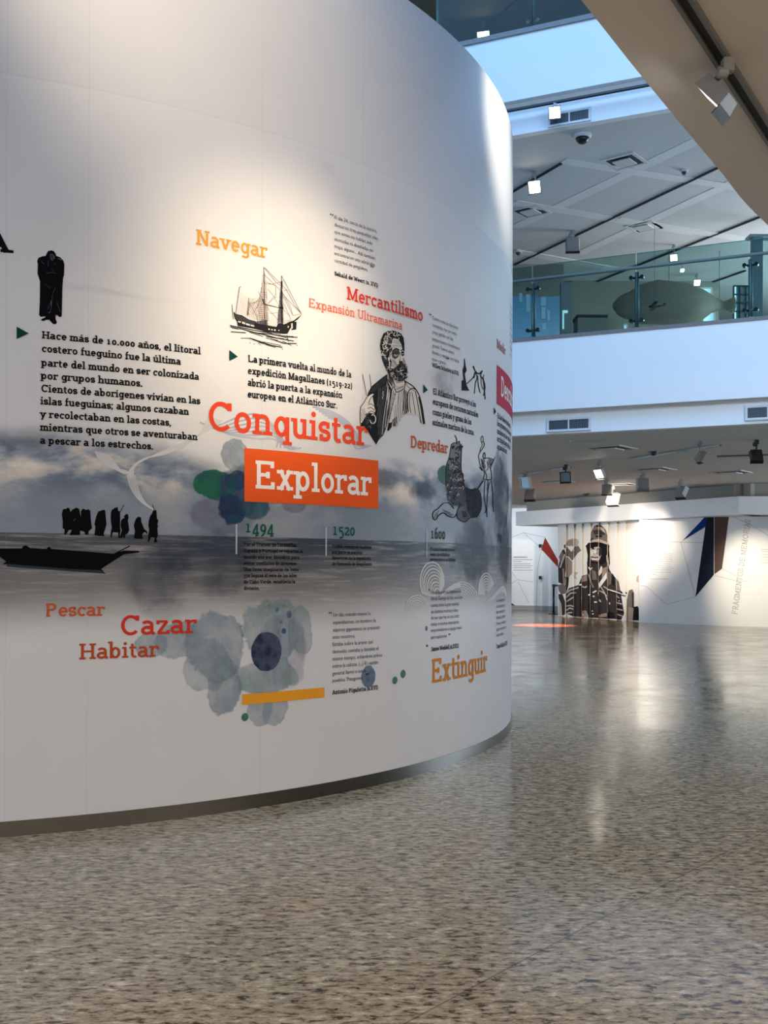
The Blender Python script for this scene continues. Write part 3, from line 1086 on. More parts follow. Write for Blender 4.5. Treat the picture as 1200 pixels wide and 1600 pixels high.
def bez(p, n=14):
    """Catmull-Rom through points"""
    out = []
    for i in range(len(p) - 1):
        a, b, c, d = p[max(i - 1, 0)], p[i], p[i + 1], p[min(i + 2, len(p) - 1)]
        for k in range(n):
            t = k / n
            out.append(tuple(0.5 * (2 * b[j] + (c[j] - a[j]) * t + (2 * a[j] - 5 * b[j] + 4 * c[j] - d[j]) * t * t + (3 * b[j] - a[j] - 3 * c[j] + d[j]) * t ** 3) for j in (0, 1)))
    out.append(p[-1])
    return out


a = Art(0, 640, 0.35, 0.0042)
for k in range(7):
    o = k * 9
    a.lines([bez([(425 + o, 185 + o * .3), (450 + o, 228), (510 + o * .6, 262 + o * .3), (560 + o * .3, 275 + o * .2), (585, 290 + o * .3)])], 9, foam)
for k in range(9):
    o = k * 8
    a.lines([bez([(570 + k * 3, 300), (585 + o * .3, 262 - o * .15), (640 + o * .4, 220 - o * .1), (760 + o * .4, 192 - o * .5), (880 + o * .3, 120 - o * .2), (930 + o, 30 + o * .3)])], 5, foam)
for k in range(5):
    a.lines([bez([(568 + k * 8, 292), (580 + k * 8, 340), (605 + k * 6, 385), (640 + k * 3, 420), (684, 446)])], 5.5, foam)
a.build('swirl', 'white smoke swirl rising from the spear')
a = Art(300, 600, 0.4, 0.0042)
for k in range(7):
    a.lines([bez([(30 + k * 10, 150 + k * 4), (90 + k * 12, 165 + k * 6), (180 + k * 12, 130 + k * 14), (260 + k * 10, 120 + k * 16), (330 + k * 8, 180 + k * 12), (330 + k * 16, 250)])], 7, foam2)
for k in range(6):
    a.lines([bez([(470 + k * 12, 90 + k * 8), (540 + k * 8, 105 + k * 9), (600 + k * 4, 140 + k * 10), (640, 190 + k * 12), (650 + k * 10, 240)])], 7, foam2)
a.build('swirl', 'pale lilac swirls behind the word Conquistar')
a = Art(640, 860, 0.14167, 0.0042)
for k in range(9):
    a.lines([arc(245 + k * 7, 345 + k * 15, 130 - k * 12.5, 215 - k * 21, 140 - k * 3, 375, 26)], 15 if k % 2 == 0 else 10, foam3)
for k in range(7):
    r = 190 - k * 22
    a.lines([arc(560, 560, r, r * 1.12, -10 - 0, -92, 14)], 12, foam3)
for k in range(6):
    a.lines([bez([(330 + k * 10, 520 - k * 10), (420, 420 + k * 8), (500, 370 + k * 9), (560, 350 + k * 12)])], 12, foam3)
for k in range(7):
    r = 92 - k * 11
    a.lines([arc(840, 500 - r * .5, r * .9, r * 2.2, -20, -190, 20)], 12, foam3)
for k in range(5):
    a.lines([bez([(850 + k * 8, 560), (920, 500 + k * 9), (980, 430 + k * 10), (1030, 400 + k * 14), (1060, 470 + k * 10)])], 12, foam3)
for k in range(5):
    r = 120 - k * 22
    a.lines([arc(80, 640, r, r * 1.2, -20, -190, 16)], 12, foam3)
a.build('swirl', 'white curling waves in the grey sea')

# ---- cloaked figure
a = Art(40, 370, 0.1, 0.005)
body = [(330, 260), (350, 225), (395, 213), (440, 225), (465, 260), (480, 300), (540, 320), (590, 375), (605, 430), (600, 600), (585, 650), (575, 780), (570, 1000), (565, 1240), (540, 1258), (515, 1250), (490, 1220), (480, 1245), (465, 1215), (470, 1290), (490, 1340), (470, 1365), (430, 1365), (400, 1335), (370, 1300), (320, 1300), (270, 1320), (240, 1300), (250, 1285), (300, 1265), (310, 1245), (230, 1250), (210, 1220), (222, 1000), (225, 700), (200, 620), (185, 580), (190, 430), (180, 380), (200, 330), (260, 305), (310, 300)]
a.poly(body, 'silhouette')
a.poly([(375, 275), (415, 268), (455, 290), (458, 335), (425, 378), (390, 370), (372, 320)], 'slate')
a.lines([[(385, 275), (430, 278)], [(405, 330), (410, 365)], [(445, 300), (448, 340)]], 10, 'ink_mid')
a.lines([[(355, 370), (350, 460)], [(320, 575), (420, 555), (470, 575)], [(400, 510), (450, 540)], [(420, 900), (395, 1120), (380, 1190)], [(460, 800), (430, 880)], [(490, 1020), (540, 1180)], [(300, 740), (380, 800)], [(520, 330), (570, 375)], [(240, 380), (290, 430)], [(440, 430), (470, 410)], [(340, 1140), (400, 1000)]], 12, 'slate')
a.lines([[(355, 1195), (385, 1175)], [(505, 340), (560, 360)], [(405, 1000), (398, 1080)]], 12, 'ink_mid')
a.build('figure_illustration', 'dark standing figure wrapped in a long cloak')

# ---- people on the shore
a = Art(80, 770, 0.15, 0.005)
for f in ([(118, 180), (135, 165), (155, 170), (165, 155), (190, 160), (195, 185), (205, 200), (215, 180), (240, 165), (262, 152), (290, 170), (298, 205), (308, 260), (310, 190), (330, 165), (350, 172), (362, 180), (385, 170), (405, 185), (408, 220), (415, 300), (425, 370), (390, 400), (385, 430), (400, 437), (355, 437), (345, 405), (300, 395), (300, 440), (190, 440), (200, 415), (215, 385), (180, 390), (160, 425), (145, 440), (135, 430), (140, 380), (118, 370), (120, 290), (110, 230)],
          [(455, 300), (470, 240), (490, 195), (520, 185), (535, 178), (560, 180), (565, 215), (575, 330), (560, 380), (545, 430), (560, 450), (500, 450), (450, 440), (455, 400), (460, 350), (450, 330)],
          [(620, 210), (630, 180), (665, 155), (692, 150), (695, 185), (715, 195), (718, 260), (715, 340), (722, 400), (712, 440), (722, 470), (700, 472), (695, 415), (645, 410), (635, 430), (630, 460), (618, 462), (622, 390), (632, 370), (620, 290)],
          [(725, 300), (735, 275), (765, 260), (755, 245), (780, 220), (800, 225), (805, 260), (797, 285), (805, 330), (812, 390), (795, 425), (768, 440), (770, 470), (750, 470), (745, 440), (738, 470), (720, 470), (722, 430), (735, 395), (722, 340)],
          [(862, 330), (870, 300), (885, 265), (910, 247), (935, 258), (935, 300), (950, 330), (965, 375), (1000, 405), (1003, 435), (980, 410), (960, 415), (945, 440), (955, 478), (880, 478), (862, 470), (865, 440), (872, 400), (860, 345)],
          [(1012, 350), (1015, 290), (1030, 240), (1050, 215), (1060, 185), (1095, 180), (1098, 240), (1100, 275), (1115, 280), (1112, 300), (1105, 340), (1115, 345), (1105, 370), (1110, 440), (1095, 480), (1105, 515), (1070, 517), (1075, 465), (1040, 460), (1025, 490), (1020, 512), (1005, 512), (1010, 440), (1020, 380)]):
    a.poly(f, 'silhouette')
a.lines([[(716, 200), (757, 125)], [(1078, 185), (1052, 122)]], 6, 'silhouette')
a.poly([(228, 285), (250, 265), (258, 275), (236, 300)], 'slate')
a.build('silhouette_illustration', 'row of dark people standing on the shore line')
a = Art(0, 640, 0.28333, 0.005)
a.poly([(-60, 765), (120, 765), (128, 752), (145, 748), (165, 763), (255, 768), (270, 755), (285, 768), (440, 780), (630, 795), (680, 778), (765, 779), (767, 788), (685, 797), (620, 838), (558, 878), (575, 897), (555, 886), (400, 880), (35, 852), (10, 856), (34, 838), (0, 812), (-60, 775)], 'silhouette')
a.lines([[(630, 796), (715, 752)]], 6, 'silhouette')
a.poly([(30, 850), (400, 880), (555, 886), (586, 905), (400, 892), (40, 866)], K['slate'])
a.build('boat_illustration', 'dark wooden canoe on the printed sea')

# ---- sailing ship
a = Art(350, 400, 0.116667, 0.005)
brown = ink('print_sepia', (120, 96, 76)); pale_b = ink('print_sepia_pale', (170, 148, 126))
a.hatch([(190, 440), (160, 750), (430, 870), (480, 560), (330, 560)], 72, 26, 3, pale_b, 5)
a.hatch([(330, 560), (300, 800), (440, 860), (470, 600)], 40, 26, 3, pale_b, 5)
a.hatch([(520, 230), (545, 230), (600, 880), (430, 880)], 84, 14, 3.5, brown, 3)
a.hatch([(505, 480), (560, 480), (600, 880), (440, 880)], 5, 26, 3.5, brown, 3)
a.hatch([(760, 330), (782, 330), (800, 900), (710, 900)], 86, 9, 4, 'ink', 2)
a.hatch([(755, 470), (785, 470), (798, 900), (712, 900)], 4, 20, 4, 'ink', 2)
hull = [(125, 745), (160, 775), (240, 795), (330, 850), (420, 875), (430, 900), (580, 930), (700, 950), (720, 905), (785, 900), (790, 915), (830, 905), (880, 880), (930, 865), (1030, 790), (1045, 780), (985, 850), (940, 880), (920, 930), (880, 980), (850, 1040), (800, 1045), (700, 1030), (560, 1015), (420, 980), (200, 940), (180, 935), (170, 880), (140, 830), (130, 790)]
a.poly(hull, 'ink')
a.hatch([(125, 745), (160, 775), (330, 850), (420, 880), (400, 930), (190, 870), (150, 830)], 20, 12, 5, 'ink_mid')
a.hatch([(420, 880), (580, 860), (590, 930), (430, 940)], 90, 9, 5, 'ink')
a.poly([(915, 880), (970, 880), (965, 985), (900, 995), (905, 940)], 'ink')
for q in ([(240, 880), (282, 893), (280, 918), (240, 905)], [(290, 900), (345, 915), (345, 938), (290, 922)], [(355, 918), (402, 930), (402, 950), (355, 940)], [(185, 870), (225, 880), (222, 895), (185, 888)], [(590, 970), (610, 975), (610, 992), (590, 988)], [(630, 978), (650, 982), (650, 998), (630, 995)], [(668, 982), (690, 986), (690, 1004), (668, 1000)], [(725, 990), (740, 992), (738, 1005), (724, 1003)], [(895, 905), (915, 900), (918, 970), (898, 975)], [(640, 830), (580, 925), (650, 940)], [(655, 835), (660, 940), (692, 935)], [(850, 940), (865, 935), (862, 960), (852, 965)], [(930, 820), (955, 815), (950, 840), (925, 845)]):
    a.poly(q, 'paper')
a.lines([[(530, 150), (535, 500), (540, 880)], [(768, 265), (775, 900)]], 9, brown)
a.lines([[(768, 340), (770, 640), (775, 900)]], 14, 'ink')
a.lines([[(330, 560), (310, 800)], [(205, 420), (155, 760)], [(105, 650), (120, 850)], [(340, 620), (320, 790)]], 7, brown)
rig = [[(530, 150), (700, 360), (760, 400)], [(535, 250), (690, 400), (760, 470)], [(768, 265), (900, 520), (1035, 775)], [(840, 465), (940, 650), (1035, 775)], [(780, 490), (880, 670), (920, 800)], [(790, 520), (900, 640), (1035, 775)], [(790, 720), (880, 810)], [(540, 370), (640, 380), (760, 345)], [(560, 350), (690, 400), (690, 520), (580, 640)], [(580, 440), (660, 540), (740, 680)], [(590, 720), (680, 810), (730, 880)], [(700, 540), (590, 640)], [(800, 460), (840, 460)], [(790, 900), (880, 880)], [(800, 870), (900, 860)], [(545, 160), (850, 470)], [(530, 640), (760, 700)], [(480, 560), (380, 660)], [(480, 600), (340, 640)], [(790, 540), (920, 800)], [(800, 640), (890, 850)], [(920, 800), (1035, 775)], [(600, 770), (720, 760)], [(590, 660), (770, 700)], [(350, 650), (440, 820)], [(460, 650), (380, 780)], [(450, 480), (600, 720)], [(505, 420), (440, 700)]]
a.lines(rig, 4.5, brown)
a.poly([(500, 575), (540, 580), (548, 650), (520, 640)], 'ink_mid'); a.poly([(745, 680), (785, 675), (790, 710), (750, 712)], 'ink')
a.lines([[(520, 640), (600, 665), (760, 700)]], 8, 'ink')
a.lines([[(80, 930), (200, 960)], [(90, 1015), (290, 1030)], [(180, 950), (420, 1000), (640, 1035)], [(300, 1000), (560, 1060), (700, 1100), (800, 1110)], [(420, 1030), (640, 1050), (820, 1085), (980, 1090)], [(200, 970), (480, 1045)], [(560, 1080), (760, 1110), (930, 1140)], [(620, 1110), (800, 1170), (970, 1175)], [(340, 1100), (520, 1160), (640, 1200), (780, 1225)]], 12, 'ink')
a.lines([[(80, 945), (190, 975)], [(95, 960), (200, 985)], [(220, 1105), (340, 1100)], [(500, 1010), (760, 1050)], [(560, 1100), (720, 1130)], [(700, 1060), (930, 1080)], [(460, 1160), (700, 1215)], [(520, 1150), (760, 1200)], [(840, 1060), (860, 1150)], [(800, 1080), (850, 1120)], [(560, 1190), (680, 1225)], [(380, 1120), (560, 1185)], [(780, 1140), (900, 1200)], [(340, 1020), (520, 1080)]], 7, 'ink')
a.dots([(345, 1165), (400, 1180), (460, 1175), (480, 1190), (680, 1225), (780, 1250), (975, 1200), (217, 417)], 7, 'ink_mid')
a.build('ship_illustration', 'ink drawing of a three masted sailing ship')

# ---- bearded man engraving
a = Art(550, 500, 0.125, 0.005)
cloak = [(440, 675), (380, 715), (300, 780), (240, 830), (200, 910), (190, 950), (270, 920), (240, 1000), (270, 1060), (290, 1120), (300, 1250), (270, 1300), (200, 1400), (300, 1560), (330, 1500), (390, 1440), (430, 1330), (450, 1200), (480, 1000), (500, 880), (440, 760)]
a.poly([(430, 730), (480, 880), (520, 830), (550, 900), (650, 860), (660, 760), (760, 830), (820, 900), (860, 1040), (905, 1300), (860, 1290), (830, 1180), (790, 1190), (680, 1160), (630, 1200), (560, 1330), (510, 1330), (440, 1390), (440, 1100)], 'paper')
a.poly(cloak, 'ink')
a.hatch([(330, 860), (440, 800), (480, 900), (460, 1100), (430, 1330), (390, 1440), (330, 1490), (310, 1250), (310, 1000)], 97, 22, 7, 'ink_mid', 6)
a.hatch([(380, 900), (450, 820), (480, 900), (450, 1150), (400, 1400), (360, 1450)], 97, 30, 6, 'paper', 6, 0.8)
a.hatch([(300, 790), (420, 700), (440, 760), (330, 860), (260, 900), (220, 900)], 45, 16, 3, 'ink_mid')
shirt = [(480, 880), (520, 880), (470, 1200), (440, 1300), (460, 1000)]
a.hatch([(500, 900), (530, 900), (470, 1240), (430, 1320), (460, 1050)], 100, 14, 4, 'ink', 3)
a.hatch([(560, 900), (660, 850), (690, 1160), (630, 1190), (560, 1330), (510, 1330)], 94, 20, 5, 'ink', 5)
a.hatch([(640, 860), (690, 900), (690, 1160), (640, 1190)], 92, 10, 6, 'ink', 2)
a.hatch([(500, 1250), (560, 1200), (550, 1330), (505, 1330)], 92, 8, 5, 'ink')
for l, w in (([(650, 760), (760, 830), (830, 930), (872, 1080), (905, 1300)], 14), ([(700, 1150), (690, 980), (705, 890), (750, 855), (790, 870)], 12), ([(745, 900), (770, 1050), (790, 1180)], 7), ([(720, 900), (715, 1050), (735, 1165)], 8), ([(790, 900), (820, 1050), (860, 1290)], 10), ([(830, 960), (860, 1100), (890, 1300)], 16), ([(660, 770), (700, 840), (800, 900)], 6), ([(430, 730), (480, 880), (520, 830), (555, 900), (650, 850), (660, 770)], 9), ([(440, 740), (500, 830)], 8), ([(505, 740), (530, 820)], 9), ([(550, 870), (640, 830)], 6), ([(545, 900), (500, 1080), (455, 1290)], 6), ([(515, 880), (475, 1080), (430, 1300)], 5)):
    a.lines([bez(l, 6)], w, 'ink')
a.dots([(535, 875), (529, 930), (522, 985), (508, 1050), (493, 1110), (478, 1168), (462, 1232)], 7, 'ink')
a.poly([(450, 1290), (500, 1275), (490, 1340), (455, 1385), (435, 1385)], 'ink')
# head
a.poly([(455, 480), (470, 400), (495, 290), (510, 240), (560, 232), (605, 280), (620, 350), (645, 370), (645, 480), (668, 545), (640, 600), (560, 620), (500, 640), (460, 600)], 'paper')
hair = [(440, 140), (490, 128), (560, 145), (610, 170), (640, 220), (650, 290), (652, 390), (630, 380), (610, 300), (580, 245), (530, 232), (500, 250), (490, 300), (500, 370), (480, 410), (470, 470), (490, 520), (480, 600), (440, 640), (400, 570), (375, 500), (355, 400), (345, 320), (365, 230), (390, 170)]
a.poly(hair, 'ink')
a.curls([(440, 150), (560, 155), (630, 220), (600, 240), (500, 235), (480, 300), (460, 400), (430, 500), (400, 520), (360, 380), (370, 240)], 34, 14, 30, 8, 'paper')
a.curls([(440, 150), (560, 155), (630, 220), (600, 240), (500, 235), (480, 300), (460, 400), (430, 500), (400, 520), (360, 380), (370, 240)], 30, 10, 24, 5, 'ink_mid')
a.poly([(440, 470), (465, 455), (470, 500), (452, 520)], 'paper')
a.lines([arc(455, 490, 16, 28, 40, 300, 10)], 6, 'ink')
a.poly([(500, 385), (550, 355), (585, 375), (590, 420), (570, 470), (530, 490), (500, 470), (485, 430)], 'ink_mid')
a.lines([bez([(497, 395), (545, 358), (588, 378)], 6), bez([(605, 385), (632, 372), (650, 385)], 6)], 15, 'ink')
a.poly([(522, 432), (545, 420), (566, 432), (556, 450), (535, 452)], 'paper'); a.dots([(546, 434)], 10, 'ink'); a.lines([bez([(512, 432), (545, 414), (574, 430)], 6)], 9, 'ink'); a.hatch([(495, 395), (580, 385), (575, 420), (500, 430)], 10, 9, 5, 'ink', 2); a.hatch([(500, 455), (565, 462), (545, 490), (505, 475)], 15, 10, 4, 'ink', 2)
a.poly([(610, 395), (645, 390), (648, 440), (625, 455), (608, 430)], 'ink'); a.lines([[(618, 425), (640, 422)]], 8, 'paper')
a.lines([bez([(590, 400), (600, 470), (585, 520)], 6)], 9, 'ink'); a.poly([(588, 515), (625, 510), (632, 535), (600, 545), (580, 538)], 'ink')
a.poly([(598, 420), (612, 440), (618, 510), (600, 515)], 'paper')
a.hatch([(510, 250), (590, 255), (610, 340), (500, 350)], 6, 18, 4, 'ink_mid', 3)
a.hatch([(470, 480), (530, 500), (560, 560), (520, 610), (470, 560)], 55, 13, 5, 'ink', 3)
a.hatch([(625, 470), (650, 480), (668, 550), (640, 560)], 70, 9, 4, 'ink', 2)
beard = [(440, 560), (470, 600), (520, 610), (560, 570), (590, 540), (630, 540), (665, 560), (688, 620), (682, 720), (645, 755), (590, 770), (550, 755), (510, 735), (450, 680), (432, 620)]
a.poly(beard, 'ink')
a.curls(beard, 40, 12, 26, 6, 'ink_mid'); a.curls(beard, 16, 10, 20, 5, 'paper')
a.lines([bez([(565, 640), (600, 615), (620, 640)], 6)], 10, 'ink'); a.lines([[(600, 636), (640, 626)]], 9, 'paper')
a.hatch([(450, 680), (510, 735), (500, 820), (450, 760)], 60, 9, 6, 'ink')
a.poly([(540, 770), (620, 765), (640, 760), (650, 800), (600, 830), (550, 835), (530, 800)], 'paper'); a.hatch([(540, 770), (640, 760), (630, 785), (545, 795)], 5, 9, 4, 'ink')
# hand and compass
a.poly([(170, 1170), (250, 1140), (300, 1150), (305, 1260), (270, 1310), (200, 1400), (150, 1330), (100, 1330), (105, 1270)], 'ink')
a.poly([(272, 920), (235, 925), (185, 965), (140, 1040), (100, 1110), (100, 1290), (125, 1280), (165, 1210), (210, 1160), (275, 1175), (280, 1120), (270, 1060), (240, 1030), (200, 1045), (225, 985), (250, 950)], 'paper')
for l in ([(272, 920), (235, 925), (185, 965), (140, 1040), (100, 1110), (100, 1290)], [(200, 1045), (225, 985), (250, 950)], [(195, 1060), (235, 1050), (270, 1080)], [(190, 1110), (230, 1095), (275, 1130)], [(200, 1160), (240, 1140), (280, 1170)], [(125, 1280), (165, 1210), (200, 1160)]):
    a.lines([bez(l, 5)], 8, 'ink')
a.hatch([(105, 1120), (150, 1100), (170, 1180), (120, 1270), (105, 1270)], 70, 14, 4, 'ink_mid', 2)
a.lines([[(125, 680), (180, 950)], [(215, 680), (235, 850)]], 8, 'ink_mid')
a.lines([arc(255, 1240, 36, 55, -120, 170, 18)], 12, 'paper')
a.curls([(180, 1200), (290, 1310), (210, 1390), (160, 1320)], 8, 12, 24, 6, 'ink_mid')
a.build('portrait_illustration', 'engraved portrait of a bearded man holding dividers')

# ---- sea lion
a = Art(660, 670, 0.116667, 0.005)
pelt = ink('print_pelt', (92, 98, 106), 0.55)
a.poly([(385, 210), (420, 185), (450, 195), (490, 165), (500, 210), (545, 240), (520, 270), (518, 350), (515, 520), (545, 680), (560, 770), (640, 810), (720, 800), (770, 860), (785, 960), (780, 1080), (720, 1190), (640, 1200), (560, 1250), (470, 1200), (460, 1130), (510, 1010), (400, 1040), (340, 980), (310, 860), (310, 600), (320, 480), (350, 400), (370, 300)], pelt)
a.poly([(560, 780), (640, 815), (720, 805), (770, 860), (785, 960), (780, 1080), (720, 1190), (650, 1195), (600, 1100), (590, 1000), (580, 880)], 'slate')
a.curls([(560, 780), (640, 815), (720, 805), (770, 860), (785, 960), (780, 1080), (720, 1190), (650, 1195), (590, 1000)], 70, 10, 22, 5, 'ink')
a.curls([(450, 470), (515, 520), (545, 680), (560, 770), (500, 820), (440, 700)], 40, 10, 26, 7, 'ink')
a.curls([(320, 480), (460, 470), (480, 720), (420, 900), (330, 880), (315, 620)], 34, 10, 22, 5, 'slate')
a.curls([(330, 460), (515, 520), (560, 770), (640, 815), (770, 860), (780, 1080), (650, 1190), (520, 1010), (400, 1030), (320, 860)], 70, 9, 24, 5.5, 'ink')
a.curls([(330, 460), (515, 520), (560, 770), (500, 900), (400, 1000), (320, 860)], 22, 8, 18, 5, 'paper')
a.curls([(360, 380), (510, 400), (510, 480), (340, 480)], 18, 12, 26, 7, 'ink')
for l, w in (([(385, 210), (370, 300), (350, 400), (320, 480), (310, 600), (312, 760)], 9), ([(500, 210), (520, 270), (518, 350), (515, 520), (545, 680), (560, 770), (640, 815), (720, 800), (770, 860), (785, 960), (780, 1080), (720, 1190)], 12), ([(385, 210), (420, 185), (455, 195), (490, 165), (498, 210)], 9), ([(270, 1000), (330, 990), (380, 1020), (420, 1070)], 10), ([(270, 1000), (210, 1065), (145, 1115), (138, 1190), (175, 1218), (215, 1160), (280, 1125), (340, 1170), (420, 1185), (460, 1130)], 12), ([(515, 1010), (470, 1080), (460, 1150), (475, 1205), (560, 1250), (620, 1205), (640, 1190)], 11), ([(180, 1120), (160, 1200)], 7), ([(210, 1100), (190, 1170)], 7), ([(430, 85), (455, 140), (455, 190)], 12), ([(400, 260), (410, 230), (425, 250)], 12), ([(440, 280), (480, 240), (540, 240)], 14), ([(430, 320), (470, 330), (490, 370)], 10)):
    a.lines([bez(l, 6)], w, 'ink')
for k in range(6):
    a.lines([[(490, 240), (490 + 50 * math.cos(k * .5 - .8), 240 + 55 * math.sin(k * .5 - .8))]], 10, 'ink')
a.poly([(390, 235), (415, 225), (412, 265), (396, 275)], 'ink')
a.hatch([(260, 1080), (330, 1100), (420, 1150), (380, 1175), (300, 1130)], 20, 14, 5, 'ink', 4)
a.hatch([(520, 1100), (590, 1100), (600, 1180), (540, 1190)], 30, 14, 5, 'ink', 4)
a.build('animal_illustration', 'ink drawing of a sitting sea lion')
a = Art(660, 670, 0.116667, 0.005)
for l, w in (([(800, 95), (782, 125), (790, 175), (812, 165), (808, 110), (796, 95)], 9), ([(812, 165), (828, 210), (800, 270), (770, 310), (750, 360), (755, 400)], 10), ([(790, 180), (800, 220), (775, 270), (765, 330)], 7), ([(755, 400), (770, 480), (800, 540), (830, 600), (810, 680)], 9), ([(822, 315), (810, 360), (820, 400), (835, 390), (838, 345), (826, 316)], 12), ([(835, 400), (880, 390), (940, 410), (945, 440), (900, 500)], 11), ([(975, 375), (945, 440), (915, 520)], 8), ([(900, 500), (920, 580), (925, 680)], 10), ([(800, 420), (815, 520), (850, 600), (860, 680)], 9), ([(810, 670), (860, 685), (920, 680)], 12), ([(815, 690), (740, 800)], 16), ([(835, 690), (825, 900), (850, 1080), (830, 1130)], 9), ([(875, 690), (870, 900), (860, 1060), (862, 1185)], 9), ([(920, 690), (940, 880), (945, 1050), (955, 1115)], 10), ([(905, 700), (880, 800), (870, 900)], 8), ([(865, 430), (880, 520), (850, 560)], 8), ([(760, 510), (800, 560)], 14)):
    a.lines([bez(l, 6)], w, 'ink')
a.hatch([(770, 400), (830, 410), (850, 540), (800, 520)], 70, 14, 6, 'ink'); a.hatch([(880, 400), (940, 420), (910, 490), (880, 480)], 50, 14, 6, 'ink')
a.build('hunter_illustration', 'ink drawing of a hunter raising a club')
a = Art(660, 470, 0.1374, 0.005)
a.poly([(470, 655), (480, 660), (490, 740), (502, 790), (480, 830), (490, 900), (500, 960), (532, 1022), (445, 1020), (442, 910), (465, 900), (460, 850), (455, 790), (470, 730)], 'ink')
for l, w in (([(500, 945), (560, 890), (600, 830)], 10), ([(575, 740), (600, 800), (640, 830), (680, 795)], 14), ([(600, 800), (620, 870), (600, 940), (590, 1055)], 10), ([(625, 850), (635, 960), (655, 1050)], 10), ([(680, 795), (660, 850), (690, 900), (700, 980), (712, 1120)], 12), ([(700, 840), (690, 880), (712, 980), (690, 1080)], 9), ([(665, 860), (668, 950), (690, 1010)], 7), ([(600, 810), (580, 880)], 16)):
    a.lines([bez(l, 6)], w, 'ink')
a.build('figures_illustration', 'small ink drawing of people hunting on a rock')

# ------------------------------------------------------------------ building materials
white_paint = paint('white_wall_paint', (226, 227, 228), 0.5, spec=0.35, var=0.015, scale=2)
ceil_paint = paint('ceiling_paint', (196, 196, 194), 0.7, spec=0.2, var=0.03, scale=1.2)
beige_paint = paint('soffit_paint', (214, 211, 207), 0.75, spec=0.2, var=0.03, scale=1.5)
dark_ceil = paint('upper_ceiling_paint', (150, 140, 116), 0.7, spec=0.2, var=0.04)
granite = paint('granite_edge', (118, 114, 112), 0.4, var=0.45, scale=60)
alu = paint('track_grey', (120, 122, 120), 0.45, 0.4, var=0.05)
slot_mat = paint('track_slot', (30, 28, 26), 0.6)
lamp_grey = paint('spotlight_grey', (150, 152, 152), 0.45, 0.2, var=0.04)
lamp_dark = paint('spotlight_dark', (62, 64, 68), 0.45, 0.2, var=0.04)
black_mat = paint('black_plastic', (24, 25, 28), 0.35, var=0.05)
chrome = paint('fitting_steel', (120, 126, 130), 0.22, 0.9)
dark_steel = paint('post_steel', (112, 138, 144), 0.35, 0.3)
lens_on = glow('lens_lit', (255, 246, 226), 14.0)
lens_off = paint('lens_unlit', (150, 180, 205), 0.12, var=0.1)
vent_frame = paint('vent_frame', (205, 208, 212), 0.5)
vent_dark = paint('vent_dark', (44, 48, 54), 0.6)
slat_mat = paint('vent_slat', (96, 104, 112), 0.5)
glass = glass_mat('balustrade_glass', (206, 226, 226), 1.0)
glass_top = glass_mat('top_balustrade_glass', (200, 205, 195), 0.3)
glass_edge = paint('glass_edge', (70, 128, 124), 0.2, var=0.05)
day = glow('daylight_pane', (196, 232, 246), 1.1)


